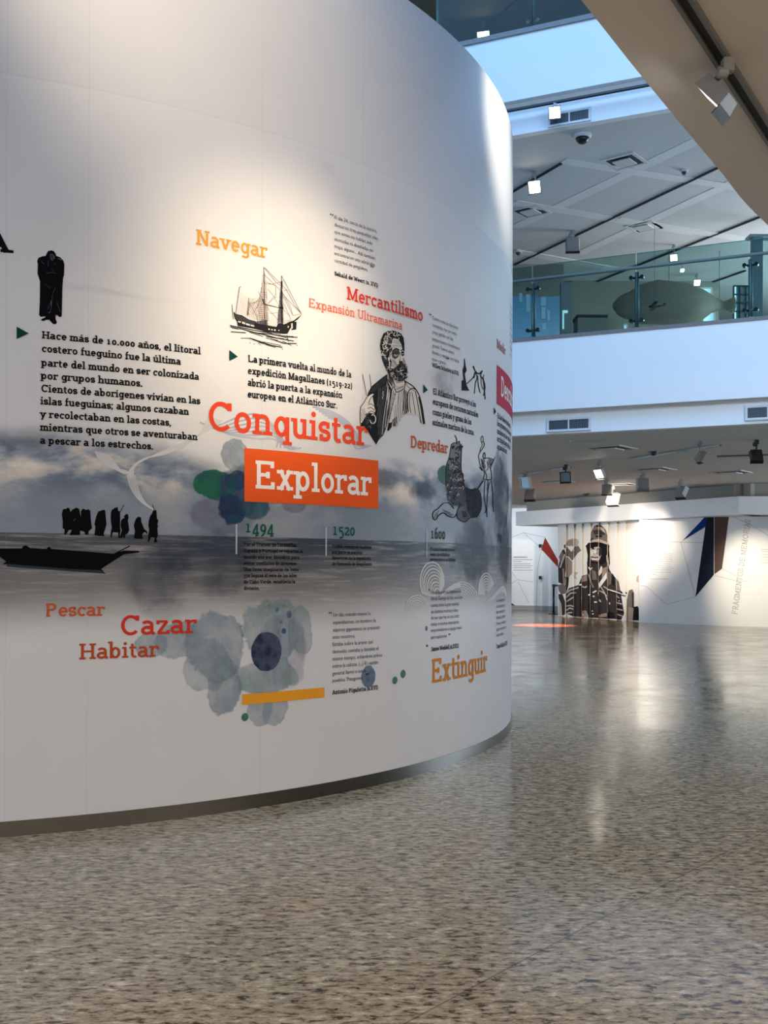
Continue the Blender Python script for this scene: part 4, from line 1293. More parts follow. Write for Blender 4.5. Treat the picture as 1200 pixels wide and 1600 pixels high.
def floor_mat():
    m, nt, N, L, b = new_mat('speckled_stone_floor')
    tc = N.new('ShaderNodeTexCoord')

    def noise(scale, detail, rough=0.5, dist=0.0, sx=1.0, sy=1.0):
        mp = N.new('ShaderNodeMapping'); mp.inputs['Scale'].default_value = (sx, sy, 1)
        L.new(tc.outputs['Object'], mp.inputs['Vector'])
        n = N.new('ShaderNodeTexNoise'); n.inputs['Scale'].default_value = scale; n.inputs['Detail'].default_value = detail
        n.inputs['Roughness'].default_value = rough; n.inputs['Distortion'].default_value = dist
        L.new(mp.outputs['Vector'], n.inputs['Vector'])
        return n.outputs['Fac']

    def ramp(v, stops):
        r = N.new('ShaderNodeValToRGB')
        e = r.color_ramp.elements
        e[0].position, e[0].color = stops[0][0], lin(stops[0][1])
        e[1].position, e[1].color = stops[-1][0], lin(stops[-1][1])
        for p, c in stops[1:-1]:
            k = e.new(p); k.color = lin(c)
        L.new(v, r.inputs['Fac'])
        return r.outputs['Color']
    fl = noise(27, 7, 0.74, 0.3, 0.55, 1.15)
    col = ramp(fl, [(0.35, (30, 22, 14)), (0.42, (92, 74, 54)), (0.465, (158, 137, 106)), (0.56, (182, 162, 130)), (0.65, (222, 204, 172))])
    fl2 = noise(9, 4, 0.6, 0.2, 0.6, 1.0)
    mx = N.new('ShaderNodeMix'); mx.data_type = 'RGBA'; mx.blend_type = 'MULTIPLY'; mx.inputs['Factor'].default_value = 0.5
    L.new(col, mx.inputs['A'])
    L.new(ramp(fl2, [(0.3, (170, 164, 156)), (0.6, (255, 255, 255))]), mx.inputs['B'])
    # fine joints between the big slabs, running diagonally
    sp = N.new('ShaderNodeSeparateXYZ'); L.new(tc.outputs['Object'], sp.inputs[0])

    def mth(op, a, b_):
        n = N.new('ShaderNodeMath'); n.operation = op
        for i, v in enumerate((a, b_)):
            if isinstance(v, (int, float)): n.inputs[i].default_value = v
            else: L.new(v, n.inputs[i])
        return n.outputs[0]
    pa, pb = on_z(640, 1595, 0), on_z(1090, 1355, 0)
    dx, dy = (pb - pa).normalized()[:2]
    jt = None
    for (nx, ny), per in (((-dy, dx), 4.0), ((dx, dy), 6.0)):
        d = mth('ADD', mth('MULTIPLY', sp.outputs[0], nx), mth('MULTIPLY', sp.outputs[1], ny))
        c0 = (pa.x * nx + pa.y * ny) if per == 4.0 else pa.x * nx + pa.y * ny + 2.9
        d = mth('SUBTRACT', d, c0 - per / 2 + per * 20 - per * 20)
        d = mth('ABSOLUTE', mth('SUBTRACT', mth('FLOORED_MODULO', d, per), per / 2), 0)
        q = mth('LESS_THAN', d, 0.0035)
        jt = q if jt is None else mth('MAXIMUM', jt, q)
    mj = N.new('ShaderNodeMix'); mj.data_type = 'RGBA'
    L.new(mth('MULTIPLY', jt, 0.6), mj.inputs['Factor']); L.new(mx.outputs['Result'], mj.inputs['A']); mj.inputs['B'].default_value = lin((60, 52, 44))
    L.new(mj.outputs['Result'], b.inputs['Base Color'])
    ro = N.new('ShaderNodeMapRange')
    L.new(noise(1.3, 5, 0.65, 0.4), ro.inputs['Value'])
    ro.inputs['From Min'].default_value = 0.35; ro.inputs['From Max'].default_value = 0.7
    ro.inputs['To Min'].default_value = 0.10; ro.inputs['To Max'].default_value = 0.22
    L.new(ro.outputs['Result'], b.inputs['Roughness'])
    b.inputs['Specular IOR Level'].default_value = 0.40
    bp = N.new('ShaderNodeBump'); bp.inputs['Strength'].default_value = 0.05; bp.inputs['Distance'].default_value = 0.01
    L.new(noise(1.6, 3, 0.5), bp.inputs['Height'])
    L.new(bp.outputs['Normal'], b.inputs['Normal'])
    return m


# ------------------------------------------------------------------ walls at the back
def plan(px, py, z=0.0):
    p = on_z(px, py, z)
    return Vector((p.x, p.y))


class Wall:
    """upright wall given by two plan points; prints are laid a few millimetres in front of it"""

    def __init__(self, a, b):
        self.a = a; self.e = (b - a).normalized(); self.len = (b - a).length
        n = Vector((self.e.y, -self.e.x))
        if n.dot(-a) < 0: n = -n
        self.n = n

    def hit(self, px, py, off=0.004):
        p = self.a + self.n * off
        return on_vert(px, py, (p.x, p.y), self.e)

    def solid(self, mb_, z0, z1, th=0.2, t0=0.0, t1=None, out=0.0, mi=0):
        t1 = self.len if t1 is None else t1
        p = [self.a + self.e * t0 + self.n * out, self.a + self.e * t1 + self.n * out]
        q = [p[1] - self.n * (th + out), p[0] - self.n * (th + out)]
        mb_.prism([tuple(v) for v in p + q], z0, z1, mi)


wl = Wall(plan(740, 951.5), plan(884, 954.2))
sw = Wall(plan(869, 962), plan(1000, 971))
w1 = Wall(plan(998.5, 972.5), plan(1116, 977.3))
w2 = Wall(plan(1116, 977.3), plan(1116, 977.3) + (plan(1200, 980) - plan(1116, 977.3)).normalized() * 9)


# ------------------------------------------------------------------ setting
mb = MB(); mb.box((3, 17, -0.1), (44, 60, 0.2)); struct(mb.build('floor', floor_mat()))

BP = Vector((3.9, 16.7)); BE = Vector((0.9076, -0.4199)); BN = Vector((0.4199, 0.9076))   # balcony line: point, direction, inward normal


def bpt(t, n, z):
    p = BP + BE * t + BN * n
    return Vector((p.x, p.y, z))


BF = (Vector((BE.x, BE.y, 0)), Vector((BN.x, BN.y, 0)), Vector((0, 0, 1)))
T0, T1 = -24.0, 11.0


def bbox(mb_, t0, t1, n0, n1, z0, z1, mi=0):
    mb_.box(bpt((t0 + t1) / 2, (n0 + n1) / 2, (z0 + z1) / 2), (t1 - t0, n1 - n0, z1 - z0), mi, BF)


def on_b(px, py, n=0.0):
    p = BP + BN * n
    return on_vert(px, py, (p.x, p.y), BE)


def b_t(px, n=0.0):
    p = on_b(px, 800, n)
    return (Vector((p.x, p.y)) - BP).dot(BE)


def z_at(px, py, n=0.0):
    return on_b(px, py, n).z


ZA = z_at(1000, 632)          # underside of the balcony front
ZB = z_at(1000, 517)          # balcony floor edge
ZC = z_at(1000, 671, 0.12)    # underside of the band below
ZL = ZC + 0.02                # lower gallery ceiling
ZU = z_at(1000, 177, 0.12)    # upper gallery ceiling
ZUF = z_at(1000, 120)         # underside of the second balcony front
ZUT = z_at(830, 50)           # second balcony floor edge

mb = MB(); bbox(mb, T0, T1, 0, 0.18, ZA, ZB); struct(mb.build('wall_balcony_front', white_paint))
mb = MB(); bbox(mb, T0, T1, 0.13, 0.28, ZC, ZA); struct(mb.build('trim_1', white_paint))
mb = MB(); bbox(mb, T0, T1, -0.012, 0.30, ZB, ZB + 0.055); struct(mb.build('trim_2', granite))
mb = MB(); bbox(mb, T0, T1, 0, 0.18, ZUF, ZUT); struct(mb.build('wall_upper_front', white_paint))
mb = MB(); bbox(mb, T0, T1, 0.13, 0.28, ZU, ZUF); struct(mb.build('trim_3', white_paint))
mb = MB(); bbox(mb, T0, T1, -0.03, 0.30, ZUT, ZUT + 0.08); struct(mb.build('trim_4', granite))
# gallery slabs
mb = MB(); bbox(mb, T0, T1, 0.28, 30, ZL, ZL + 0.2); bbox(mb, T0, T1, 0.28, 30, ZB - 0.15, ZB + 0.01)
struct(mb.build('ceiling_lower_gallery', ceil_paint))
mb = MB(); bbox(mb, T0, T1, 0.28, 30, ZU, ZU + 0.25); bbox(mb, T0, T1, 0.28, 30, ZUT - 0.15, ZUT + 0.01)
nr = 0; rib = MB()   # smooth plaster strips between the rough ceiling panels
for (x0, y0), (x1, y1) in (((803, 356), (1002, 261)), ((905, 396), (1112, 300)), ((880, 251), (1062, 279)), ((803, 316), (985, 347)), ((803, 392), (905, 410)), ((965, 342), (1110, 365))):
    p, q = on_z(x0, y0, ZU), on_z(x1, y1, ZU)
    d = (q - p)
    nr += 1; rib.bar(p - Vector((0, 0, 0.002 + nr * .001)), q + d * 0.6 - Vector((0, 0, 0.002 + nr * .001)), 0.26, 0.004 + nr * .002)
up_c = mb.build('ceiling_upper_gallery', ceil_paint); struct(up_c)
rib.build('plaster_strip', paint('strip_paint', (212, 212, 209), 0.6), up_c)
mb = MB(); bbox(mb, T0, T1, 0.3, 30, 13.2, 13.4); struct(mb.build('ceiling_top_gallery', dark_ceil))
# soffit above the viewer: curved edge
edge = [on_z(px, py, 4.0) for px, py in ((908, 0), (1004, 121), (1120, 261), (1200, 352))]
d0 = (edge[0] - edge[1]).normalized(); d1 = (edge[3] - edge[2]).normalized()
pts = [edge[0] + d0 * 9 + Vector((0, -1.2, 0)), edge[0] + d0 * 4] + edge + [edge[3] + d1 * 3 + Vector((0.25, 0, 0)), edge[3] + d1 * 9 + Vector((2.0, 0, 0))]
poly = [(p.x, p.y) for p in bez([(p.x, p.y, 0)[:2] and Vector((p.x, p.y)) for p in pts], 6) for p in [Vector(p)]]
poly += [(24, poly[-1][1]), (24, -12), (poly[0][0], -12)]
mb = MB(); mb.prism(poly, 4.0, 5.2); struct(mb.build('ceiling_near_gallery', beige_paint))
mb = MB(); mb.box((3, -12.5, 7), (44, 0.3, 14.4)); struct(mb.build('wall_entrance', beige_paint))
mb = MB(); mb.box((-18.5, 17, 7), (0.3, 60, 14.4)); struct(mb.build('wall_left', white_paint))
mb = MB(); mb.box((24.5, 17, 7), (0.3, 60, 14.4)); struct(mb.build('wall_right', white_paint))
mb = MB(); mb.box((3, 46.5, 7), (44, 0.3, 14.4)); struct(mb.build('wall_back', ceil_paint))


# ------------------------------------------------------------------ fittings
def track(name_label, p, q, size=0.045, mats=None):
    c = (p + q) / 2
    t = thing('lighting_track', name_label, 'lighting track', c, None)
    mb = MB(); d = Vector((0, 0, 1))
    x = (q - p).normalized(); y = Vector((0, 0, 1)).cross(x)
    for s in (-1, 1):
        mb.bar(p + y * s * size * .5 - d * .015, q + y * s * size * .5 - d * .015, size * .3, 0.03)
    mb.build('rail', mats or alu, t)
    mb = MB(); mb.bar(p - d * .008, q - d * .008, size * .7, 0.014); mb.build('slot', slot_mat if size > .03 else lamp_dark, t)
    return t


def spotlight(label, body, ceil_z, aim, size=0.17, lit=False, grey=True, group='track spotlights', stem_up=None, lens_mat=None):
    """adaptor on the rail, stem, square housing turned to aim, lens"""
    body = Vector(body); n = (Vector(aim)).normalized()
    top = Vector((body.x, body.y, ceil_z))
    if stem_up is not None:
        top = Vector(stem_up)
    t = thing('track_spotlight', label, 'spotlight', top, group)
    m = lamp_grey if grey else lamp_dark
    k = size / 0.17
    mb = MB(); mb.box(top - Vector((0, 0, .03 * k)), (.05 * k, .05 * k, .06 * k)); mb.tube([top - Vector((.045 * k, 0, .06 * k)), top - Vector((-.0 * k, 0, .06 * k))], .026 * k)
    mb.build('adapter', m, t, bevel=.004)
    up = Vector((0, 0, 1)) if abs(n.z) < .95 else Vector((0, 1, 0))
    x = up.cross(n).normalized(); y = n.cross(x)
    back = body - n * (.03 * k) + y * (.06 * k)
    mb = MB(); mb.tube([top - Vector((0, 0, .05 * k)), Vector((top.x, top.y, back.z)), back], .014 * k, 10); mb.build('stem', m, t, smooth=True)
    mb = MB()
    # tapered square housing
    c0 = body - n * (.036 * k); c1 = body + n * (.036 * k)
    vs = []
    for c, hx in ((c0, .070 * k), (c1, size / 2)):
        for a, b in ((-1, -1), (1, -1), (1, 1), (-1, 1)):
            vs.append(c + x * a * hx + y * b * hx)
    i1 = size / 2 * .84
    for a, b in ((-1, -1), (1, -1), (1, 1), (-1, 1)):
        vs.append(c1 + x * a * i1 + y * b * i1)
    for a, b in ((-1, -1), (1, -1), (1, 1), (-1, 1)):
        vs.append(c1 - n * .02 * k + x * a * i1 + y * b * i1)
    fs = [(3, 2, 1, 0)]
    for r in (0, 4, 8):
        fs += [(r + i, r + (i + 1) % 4, r + 4 + (i + 1) % 4, r + 4 + i) for i in range(4)]
    fs.append((12, 13, 14, 15))
    mb.add(vs, fs)
    h = mb.build('housing', m, t, bevel=.003)
    mb = MB(); mb.box(body + n * (.024 * k), (i1 * 1.96, i1 * 1.96, .006 * k), 0, (x, y, n))
    l = mb.build('lens', lens_mat or (lens_on if lit else lens_off), h)
    if lit: l['label'] = 'lit white lens'
    mb = MB(); mb.box(body + n * (.05 * k) - y * (size * .5) , (size, .004, .05 * k), 0, (x, y, n)); mb.build('visor', black_mat, h)
    return t, body + n * (.06 * k)


# near track on the soffit with its big spotlight
p, q = on_z(1068, -6, 4.0), on_z(1200, 203, 4.0)
track('long dark slotted track in the beige soffit at upper right', p - (q - p) * .6, q + (q - p) * .8, 0.06)
sb = on_depth(1121, 148, on_z(1135, 98, 4.0).y)
st = on_z(1137, 92, 3.968)
near_t, near_l = spotlight('large grey spotlight hanging below the beige soffit', sb, 4.0, (-0.64, 0.42, -0.645), 0.18, True, group=None, stem_up=st)

# ---- tracks and spotlights of the upper gallery ceiling
def utrack(label, a, b, z=ZU, ext=(0, 0)):
    p, q = on_z(a[0], a[1], z), on_z(b[0], b[1], z)
    track(label, p - (q - p) * ext[0], q + (q - p) * ext[1], 0.032 if z > 5 else 0.03, lamp_dark if z > 5 else alu)


pz = z_at(905, 152, -0.02)
pa, pb = on_b(780, 174.5, -0.05), on_b(1060, 124, -0.05)
track('straight dark track along the bottom of the blue upper balcony front', Vector((pa.x, pa.y, pa.z)), Vector((pb.x, pb.y, pa.z)), 0.05, lamp_dark)
utrack('short dark track just right of the curved wall on the upper ceiling', (795, 302), (877, 254))
utrack('long diagonal track crossing the middle of the upper ceiling', (795, 417), (1130, 257), ext=(0, .3))
utrack('diagonal track seen behind the balcony glass on the upper ceiling', (880, 460), (1190, 337), ext=(0, .3))
utrack('faint far track at the back of the upper ceiling', (1056, 460), (1165, 422))


def uspot(label, px, py, z, aim, size, lit, drop=0.28, grey=True, lens_mat=None, group='track spotlights of the upper galleries'):
    c = on_z(px, py, z - drop)
    return spotlight(label, c, z, aim, size, lit, grey, group, None, lens_mat)


c = on_b(867, 176, -0.05)
spotlight('bright spotlight in front of the vent on the upper balcony edge', c, pa.z - 0.03, (-.25, -.9, -.35), 0.20, True, True, 'track spotlights of the upper galleries', (c.x, c.y, pa.z - .03))
uspot('bright spotlight on the short track beside the curved wall', 836, 292, ZU, (-.35, -.85, -.45), .24, True)
uspot('unlit grey spotlight on the long diagonal ceiling track', 895, 381, ZU, (.1, .9, -.3), .30, False)
uspot('lit spotlight seen above the balcony handrail', 1053, 402, ZU, (-.3, -.75, -.6), .17, True)
uspot('small lit lamp imitating a reflection on the glass below the handrail', 1066, 422, ZU, (-.1, -.7, -.7), .10, True, .2)  # this and the next three lamps imitate lamp reflections on the glass
uspot('round lit lamp imitating a reflection right of the middle glass panel', 1089, 441, ZU, (-.1, -.8, -.6), .17, True, .2)
uspot('tiny lit lamp imitating a glint on the glass left of the hanging whale shape', 1038, 452, ZU, (-.1, -.8, -.6), .10, True, .2)
uspot('tiny lit lamp imitating a glint on the glass above the small model aeroplane', 1043, 468, ZU, (-.1, -.8, -.6), .11, True, .2)
uspot('lit lamp under the top gallery ceiling', 756, 60, 13.2, (-.25, -.9, -.3), .30, True, .35)
utrack('thin track on the dark top gallery ceiling', (733, 64), (812, -6), 13.2)

# ---- lower gallery ceiling
def lspot(label, px, py, aim, size, lit, drop=0.26, grey=True, lens_mat=None):
    c = on_z(px, py, ZL - drop)
    return spotlight(label, c, ZL, aim, size, lit, grey, 'track spotlights of the lower gallery', None, lens_mat)


lspot('spotlight with bluish lens nearest the curved wall', 822, 754, (-.75, -.6, -.2), .27, False)
lspot('dark square spotlight turned left below the first ceiling vent', 884, 745, (-.3, -.8, -.3), .24, False, grey=False)
lspot('brightly lit spotlight in the middle of the lower ceiling', 937, 739, (-.6, -.5, -.5), .22, True)
def cpos(px, py, drop=.26):
    return on_z(px, py, ZL - drop)


LP = {}
_, LP['soldier_right'] = lspot('grey spotlight tilted down at the left of the soldier screen bulkhead', 948, 764, sw.hit(968, 880) - cpos(948, 764), .26, False)
_, LP['soldier'] = lspot('grey spotlight above the white exhibition wall', 1004.5, 756, sw.hit(915, 885) - cpos(1004.5, 756), .30, False)
_, LP['wall'] = lspot('boxy pale spotlight hanging over the middle of the soldier screen', 957, 779, w1.hit(1030, 845) - cpos(957, 779, .36), .34, False, .36)
_, LP['lettering'] = lspot('boxy pale spotlight hanging in front of the recess at right', 1064, 768, w2.hit(1182, 915) - cpos(1064, 768, .30), .30, False, .30)
lspot('slim grey spotlight edge-on below the second ceiling vent', 1093.5, 713, (.8, .1, -.5), .20, False)
lspot('dark rectangular spotlight at the right edge of the photo', 1182, 711, (.1, .75, -.65), .22, False, grey=False)
lspot('small grey spotlight at the far left of the lower ceiling', 828, 772, (.3, .7, -.6), .30, False)
utrack('thin track over the two left spotlights', (812, 742), (892, 729), ZL)
utrack('pale track left of the middle of the lower ceiling', (985, 717), (1075, 702.5), ZL, (0, .5))
utrack('pale track at the right of the lower ceiling', (1120, 712), (1215, 709), ZL)
utrack('long thin track near the back of the lower ceiling', (905, 776), (1100, 756), ZL)


# ---- vents
def wall_vent(label, px0, px1, py0, py1, n, ncol=2):
    pc = on_b((px0 + px1) / 2, (py0 + py1) / 2, n)
    tc_ = (Vector((pc.x, pc.y)) - BP).dot(BE)
    w = b_t(px1, n) - b_t(px0, n)
    h = abs(z_at((px0 + px1) / 2, py0, n) - z_at((px0 + px1) / 2, py1, n))
    t = thing('air_vent', label, 'air vent', pc, 'slatted air vents under the balconies')
    mb = MB(); bbox(mb, tc_ - w / 2, tc_ + w / 2, n - .012, n - .002, pc.z - h / 2, pc.z + h / 2); mb.build('backing', vent_dark, t)
    mb = MB()
    fr = .035
    for (a, b, c, d) in ((-w / 2 - fr, w / 2 + fr, h / 2, h / 2 + fr), (-w / 2 - fr, w / 2 + fr, -h / 2 - fr, -h / 2), (-w / 2 - fr, -w / 2, -h / 2, h / 2), (w / 2, w / 2 + fr, -h / 2, h / 2), (-.012, .012, -h / 2, h / 2)):
        bbox(mb, tc_ + a, tc_ + b, n - .03, n - .001, pc.z + c, pc.z + d)
    mb.build('frame', vent_frame, t)
    ns = 26
    mb = MB()
    for i in range(ns):
        x = tc_ - w / 2 + w * (i + .5) / ns
        bbox(mb, x - .006, x + .006, n - .026, n - .012, pc.z - h / 2, pc.z + h / 2)
    mb.build('slats', slat_mat, t)


wall_vent('slatted vent beside the bright spotlight on the upper balcony band', 860, 920, 176.5, 191, 0.13)
wall_vent('slatted vent under the left part of the balcony', 858, 920, 656, 670.5, 0.13)
wall_vent('slatted vent under the balcony at the right photo edge', 1168, 1232, 636, 652, 0.13)


def diffuser(label, px, py, z, w=0.6, rot=0.0):
    c = on_z(px, py, z)
    t = thing('ceiling_vent', label, 'ceiling vent', c, 'square ceiling vents')
    ax = (Vector((math.cos(rot), math.sin(rot), 0)), Vector((-math.sin(rot), math.cos(rot), 0)), Vector((0, 0, 1)))
    mb = MB()
    h = w / 2; b = .03
    for q in (-1, 1):
        mb.box(c + ax[0] * q * (h - b) - Vector((0, 0, .008)), (b * 2, w, .016), 0, ax)
        mb.box(c + ax[1] * q * (h - b) - Vector((0, 0, .008)), (w - b * 4, b * 2, .016), 0, ax)
    mb.build('frame', ceil_paint, t)
    mb = MB(); mb.box(c - Vector((0, 0, .004)), (w * .9, w * .9, .006), 0, ax); mb.build('backing', vent_dark, t)
    mb = MB(); mb.box(c - Vector((0, 0, .03)), (w * .52, w * .52, .02), 0, ax); mb.build('centre_plate', ceil_paint, t)


R0 = 0.9
for lab, px, py in (('square ceiling vent right of the dome camera', 976, 252), ('square ceiling vent beside the curved wall under the lit spotlight', 829, 330), ('square ceiling vent right of the unlit grey spotlight', 1006, 354),
                    ('square ceiling vent just above the handrail at the left', 826, 433), ('square ceiling vent seen through the glass right of the left post', 970, 449), ('square ceiling vent seen through the glass in front of the whale shape', 1075, 459)):
    diffuser(lab, px, py, ZU, 0.62, R0)
for lab, px, py in (('square vent with bright edges nearest the balcony on the lower ceiling', 953, 700), ('square vent with bright edges in the middle of the lower ceiling', 1022, 733), ('faint square vent at the right of the lower ceiling', 1142, 737.5),
                    ('faint square vent behind the dark square spotlight', 868, 752), ('faint square vent left of the white wall spotlight', 972, 757)):
    diffuser(lab, px, py, ZL, 0.75, R0)
c = on_z(918, 688.5, ZL)
t = thing('linear_vent', 'long thin slot vent in the lower ceiling behind the balcony', 'ceiling vent', c)
mb = MB(); mb.box(c - Vector((0, 0, .006)), (.55, .10, .012)); mb.build('slot', vent_dark, t)
mb = MB()
for s in (-1, 1):
    mb.box(c + Vector((0, s * .065, -.01)), (.6, .03, .02)); mb.box(c + Vector((s * .29, 0, -.01)), (.02, .12, .02))
mb.build('frame', vent_frame, t)
# dome camera and sensors
c = on_z(910, 211, ZU)
t = thing('dome_camera', 'black dome security camera on the upper gallery ceiling', 'security camera', c)
mb = MB(); mb.tube([c, c - Vector((0, 0, .03)), c - Vector((0, 0, .05))], [.15, .15, .12], 24); mb.build('base_ring', vent_frame, t, smooth=False)
mb = MB(); mb.tube([c - Vector((0, 0, .05 + .10 * math.sin(a))) for a in [0, .3, .6, .9, 1.2, 1.5]], [.105 * math.cos(a) + .004 for a in [0, .3, .6, .9, 1.2, 1.5]], 20); mb.build('dome', black_mat, t, smooth=True)


def sensor(label, px, py, z, r=.07, dark=False):
    c = on_z(px, py, z)
    t = thing('smoke_detector', label, 'smoke detector', c, 'small round ceiling detectors')
    mb = MB(); mb.tube([c, c - Vector((0, 0, .03))], [r, r * .95], 16); mb.build('base', vent_frame if not dark else lamp_dark, t)
    mb = MB(); mb.tube([c - Vector((0, 0, .03)), c - Vector((0, 0, .08))], [r * .7, r * .4], 16); mb.build('cap', lamp_dark, t)


sensor('small round detector at the right of the upper ceiling', 1069, 266, ZU)
sensor('small round detector beside the curved wall on the upper ceiling', 810, 393, ZU, .09)
sensor('dark round detector between the lower ceiling vents', 1021.5, 705.5, ZL, .09, True)
sensor('tiny round detector near the back of the lower ceiling', 916, 771, ZL, .10, True)

# ------------------------------------------------------------------ glass balustrades
GZ0, GZ1 = ZB + 0.055, z_at(992, 397, 0.06)
HZ = z_at(992, 421, 0.02)
POSTS = [b_t(831, 0.06), b_t(993, 0.06), b_t(1171, 0.06)]
gap = POSTS[2] - POSTS[1]


def post(label, t_, z0, z1, group):
    r = thing('balustrade_post', label, 'post', bpt(t_, .12, z0), group)
    mb = MB(); mb.tube([bpt(t_, .12, z0 + .02), bpt(t_, .12, z1)], .032, 14); mb.build('tube', dark_steel, r, smooth=True)
    mb = MB(); mb.tube([bpt(t_, .12, z0 + .0), bpt(t_, .12, z0 + .025)], .065, 16); mb.build('base_plate', dark_steel, r)
    for zc in (z0 + .13, z1 - .09):
        mb = MB(); mb.tube([bpt(t_ - .085, .11, zc), bpt(t_ + .085, .11, zc)], .018, 10)
        cl = mb.build('clamp', chrome, r, smooth=True)
        for s in (-1, 1):
            mb = MB(); mb.tube([bpt(t_ + s * .085, .060, zc), bpt(t_ + s * .085, .13, zc)], .032, 14); mb.build('bolt', chrome, cl)


def pane(label, t0, t1, z0, z1, group, gm=None):
    r = thing('glass_panel', label, 'glass panel', bpt((t0 + t1) / 2, .05, z0), group)
    mb = MB(); bbox(mb, t0 + .01, t1 - .01, .044, .056, z0 + .012, z1); mb.build('pane', gm or glass, r)
    mb = MB(); bbox(mb, t0 + .01, t1 - .01, .042, .058, z1, z1 + .006); mb.build('top_edge', glass_edge, r)


for lab, t_ in zip(('steel balcony post nearest the curved wall', 'steel balcony post in the middle of the glass railing', 'steel balcony post at the right of the glass railing'), POSTS):
    post(lab, t_, GZ0, HZ - .02, 'steel posts of the balcony railing')
GL = [POSTS[0] - gap, POSTS[0], POSTS[1], POSTS[2], POSTS[2] + gap]
for lab, a, b in zip(('glass railing panel left of the first steel post', 'glass railing panel between the first and middle steel posts', 'glass railing panel between the middle and right steel posts', 'glass railing panel right of the last steel post'), GL, GL[1:]):
    pane(lab, a, b, GZ0, GZ1, 'glass panels of the balcony railing')
t = thing('handrail', 'long grey tubular handrail along the glass balcony', 'handrail', bpt(0, -.02, HZ))
mb = MB(); mb.tube([bpt(GL[0], -.06, HZ), bpt(GL[-1], -.06, HZ)], .026, 14); mb.build('rail', paint('handrail_grey', (92, 106, 104), 0.6, spec=0.2), t, smooth=True)
mb = MB()
for t_ in POSTS:
    mb.bar(bpt(t_ + .12, -.06, HZ), bpt(t_ + .12, .041, HZ), .02, .02)
mb.build('brackets', chrome, t)
# second balcony
UZ0 = ZUT + .08
UP = [b_t(680, .06), b_t(830, .06)]
UP.append(UP[1] * 2 - UP[0])
for lab, t_ in zip(('dark steel post of the top balcony behind the curved wall edge', 'dark steel post standing on the top balcony edge'), UP):
    post(lab, t_, UZ0, UZ0 + 1.0, 'steel posts of the top balcony')
for lab, a, b in zip(('glass panel left of the top balcony post', 'glass panel right of the top balcony post'), UP, UP[1:]):
    pane(lab, a, b, UZ0, UZ0 + 1.15, 'glass panels of the top balcony', glass_top)

# ------------------------------------------------------------------ rooms behind the balcony glass
gz = ZB + 0.01
grey_wall = paint('gallery_grey_beige', (150, 146, 136), 0.7, spec=0.2, var=0.04)
blue_wall = paint('blue_partition', (84, 158, 196), 0.25, spec=0.5, var=0.10, scale=1.5)
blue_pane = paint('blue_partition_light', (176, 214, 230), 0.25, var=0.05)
sky_trim = paint('dark_counter_top', (40, 40, 38), 0.6)  # dark colour of the counter top


def facing(px0, px1, py_top, y, z0=None, depth=.15):
    """upright panel facing the viewer at depth y"""
    a, b = on_depth(px0, 800, y), on_depth(px1, 800, y)
    zt_ = on_depth((px0 + px1) / 2, py_top, y).z
    z0 = gz if z0 is None else z0
    return (Vector(((a.x + b.x) / 2, y + depth / 2, (z0 + zt_) / 2)), (b.x - a.x, depth, zt_ - z0))


mb = MB()
a0, b0 = on_depth(893, 800, 26.6), on_depth(1122, 800, 26.6)
mb.box(((a0.x + b0.x) / 2, 26.75, (gz + ZU) / 2), (b0.x - a0.x, .3, ZU - gz)); struct(mb.build('wall_gallery_back', grey_wall))
mb = MB(); c, s = facing(740, 893, 443, 24.0); mb.box((c.x, 25.3, (gz + ZU) / 2), (s[0], .3, ZU - gz)); struct(mb.build('wall_gallery_left', grey_wall))
# blue partition
c, s = facing(770, 874, 463, 21.5)
t = thing('partition', 'blue translucent partition behind the left glass railing', 'partition', (c.x, c.y, gz))
mb = MB(); mb.box(c, s); mb.build('panel', blue_wall, t)
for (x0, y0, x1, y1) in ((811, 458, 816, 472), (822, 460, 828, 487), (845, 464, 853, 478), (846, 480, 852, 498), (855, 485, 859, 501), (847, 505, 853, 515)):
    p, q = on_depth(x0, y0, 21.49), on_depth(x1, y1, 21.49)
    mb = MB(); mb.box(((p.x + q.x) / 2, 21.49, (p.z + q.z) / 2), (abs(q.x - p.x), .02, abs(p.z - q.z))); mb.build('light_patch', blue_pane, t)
c, s = facing(875.5, 894, 441, 22.5)
t = thing('partition', 'grey upright panel right of the blue partition', 'partition', (c.x, c.y, gz))
mb = MB(); mb.box(c, s); mb.build('panel', paint('grey_panel', (136, 142, 140), 0.5), t)
for (x0, y0, x1, y1) in ((879, 485, 887, 489), (879, 489, 881, 514)):
    p, q = on_depth(x0, y0, 22.49), on_depth(x1, y1, 22.49)
    mb = MB(); mb.box(((p.x + q.x) / 2, 22.49, (p.z + q.z) / 2), (abs(q.x - p.x), .02, abs(p.z - q.z))); mb.build('light_slot', day, t)
c, s = facing(899.5, 944, 499, 22.8)
t = thing('counter', 'low beige counter with a dark top behind the balcony glass', 'counter', (c.x, c.y, gz))
mb = MB(); mb.box(c, (s[0], .5, s[2])); mb.build('body', grey_wall, t)
mb = MB(); mb.box((c.x, c.y, c.z + s[2] / 2 + .03), (s[0] + .05, .55, .05)); mb.build('top', sky_trim, t)
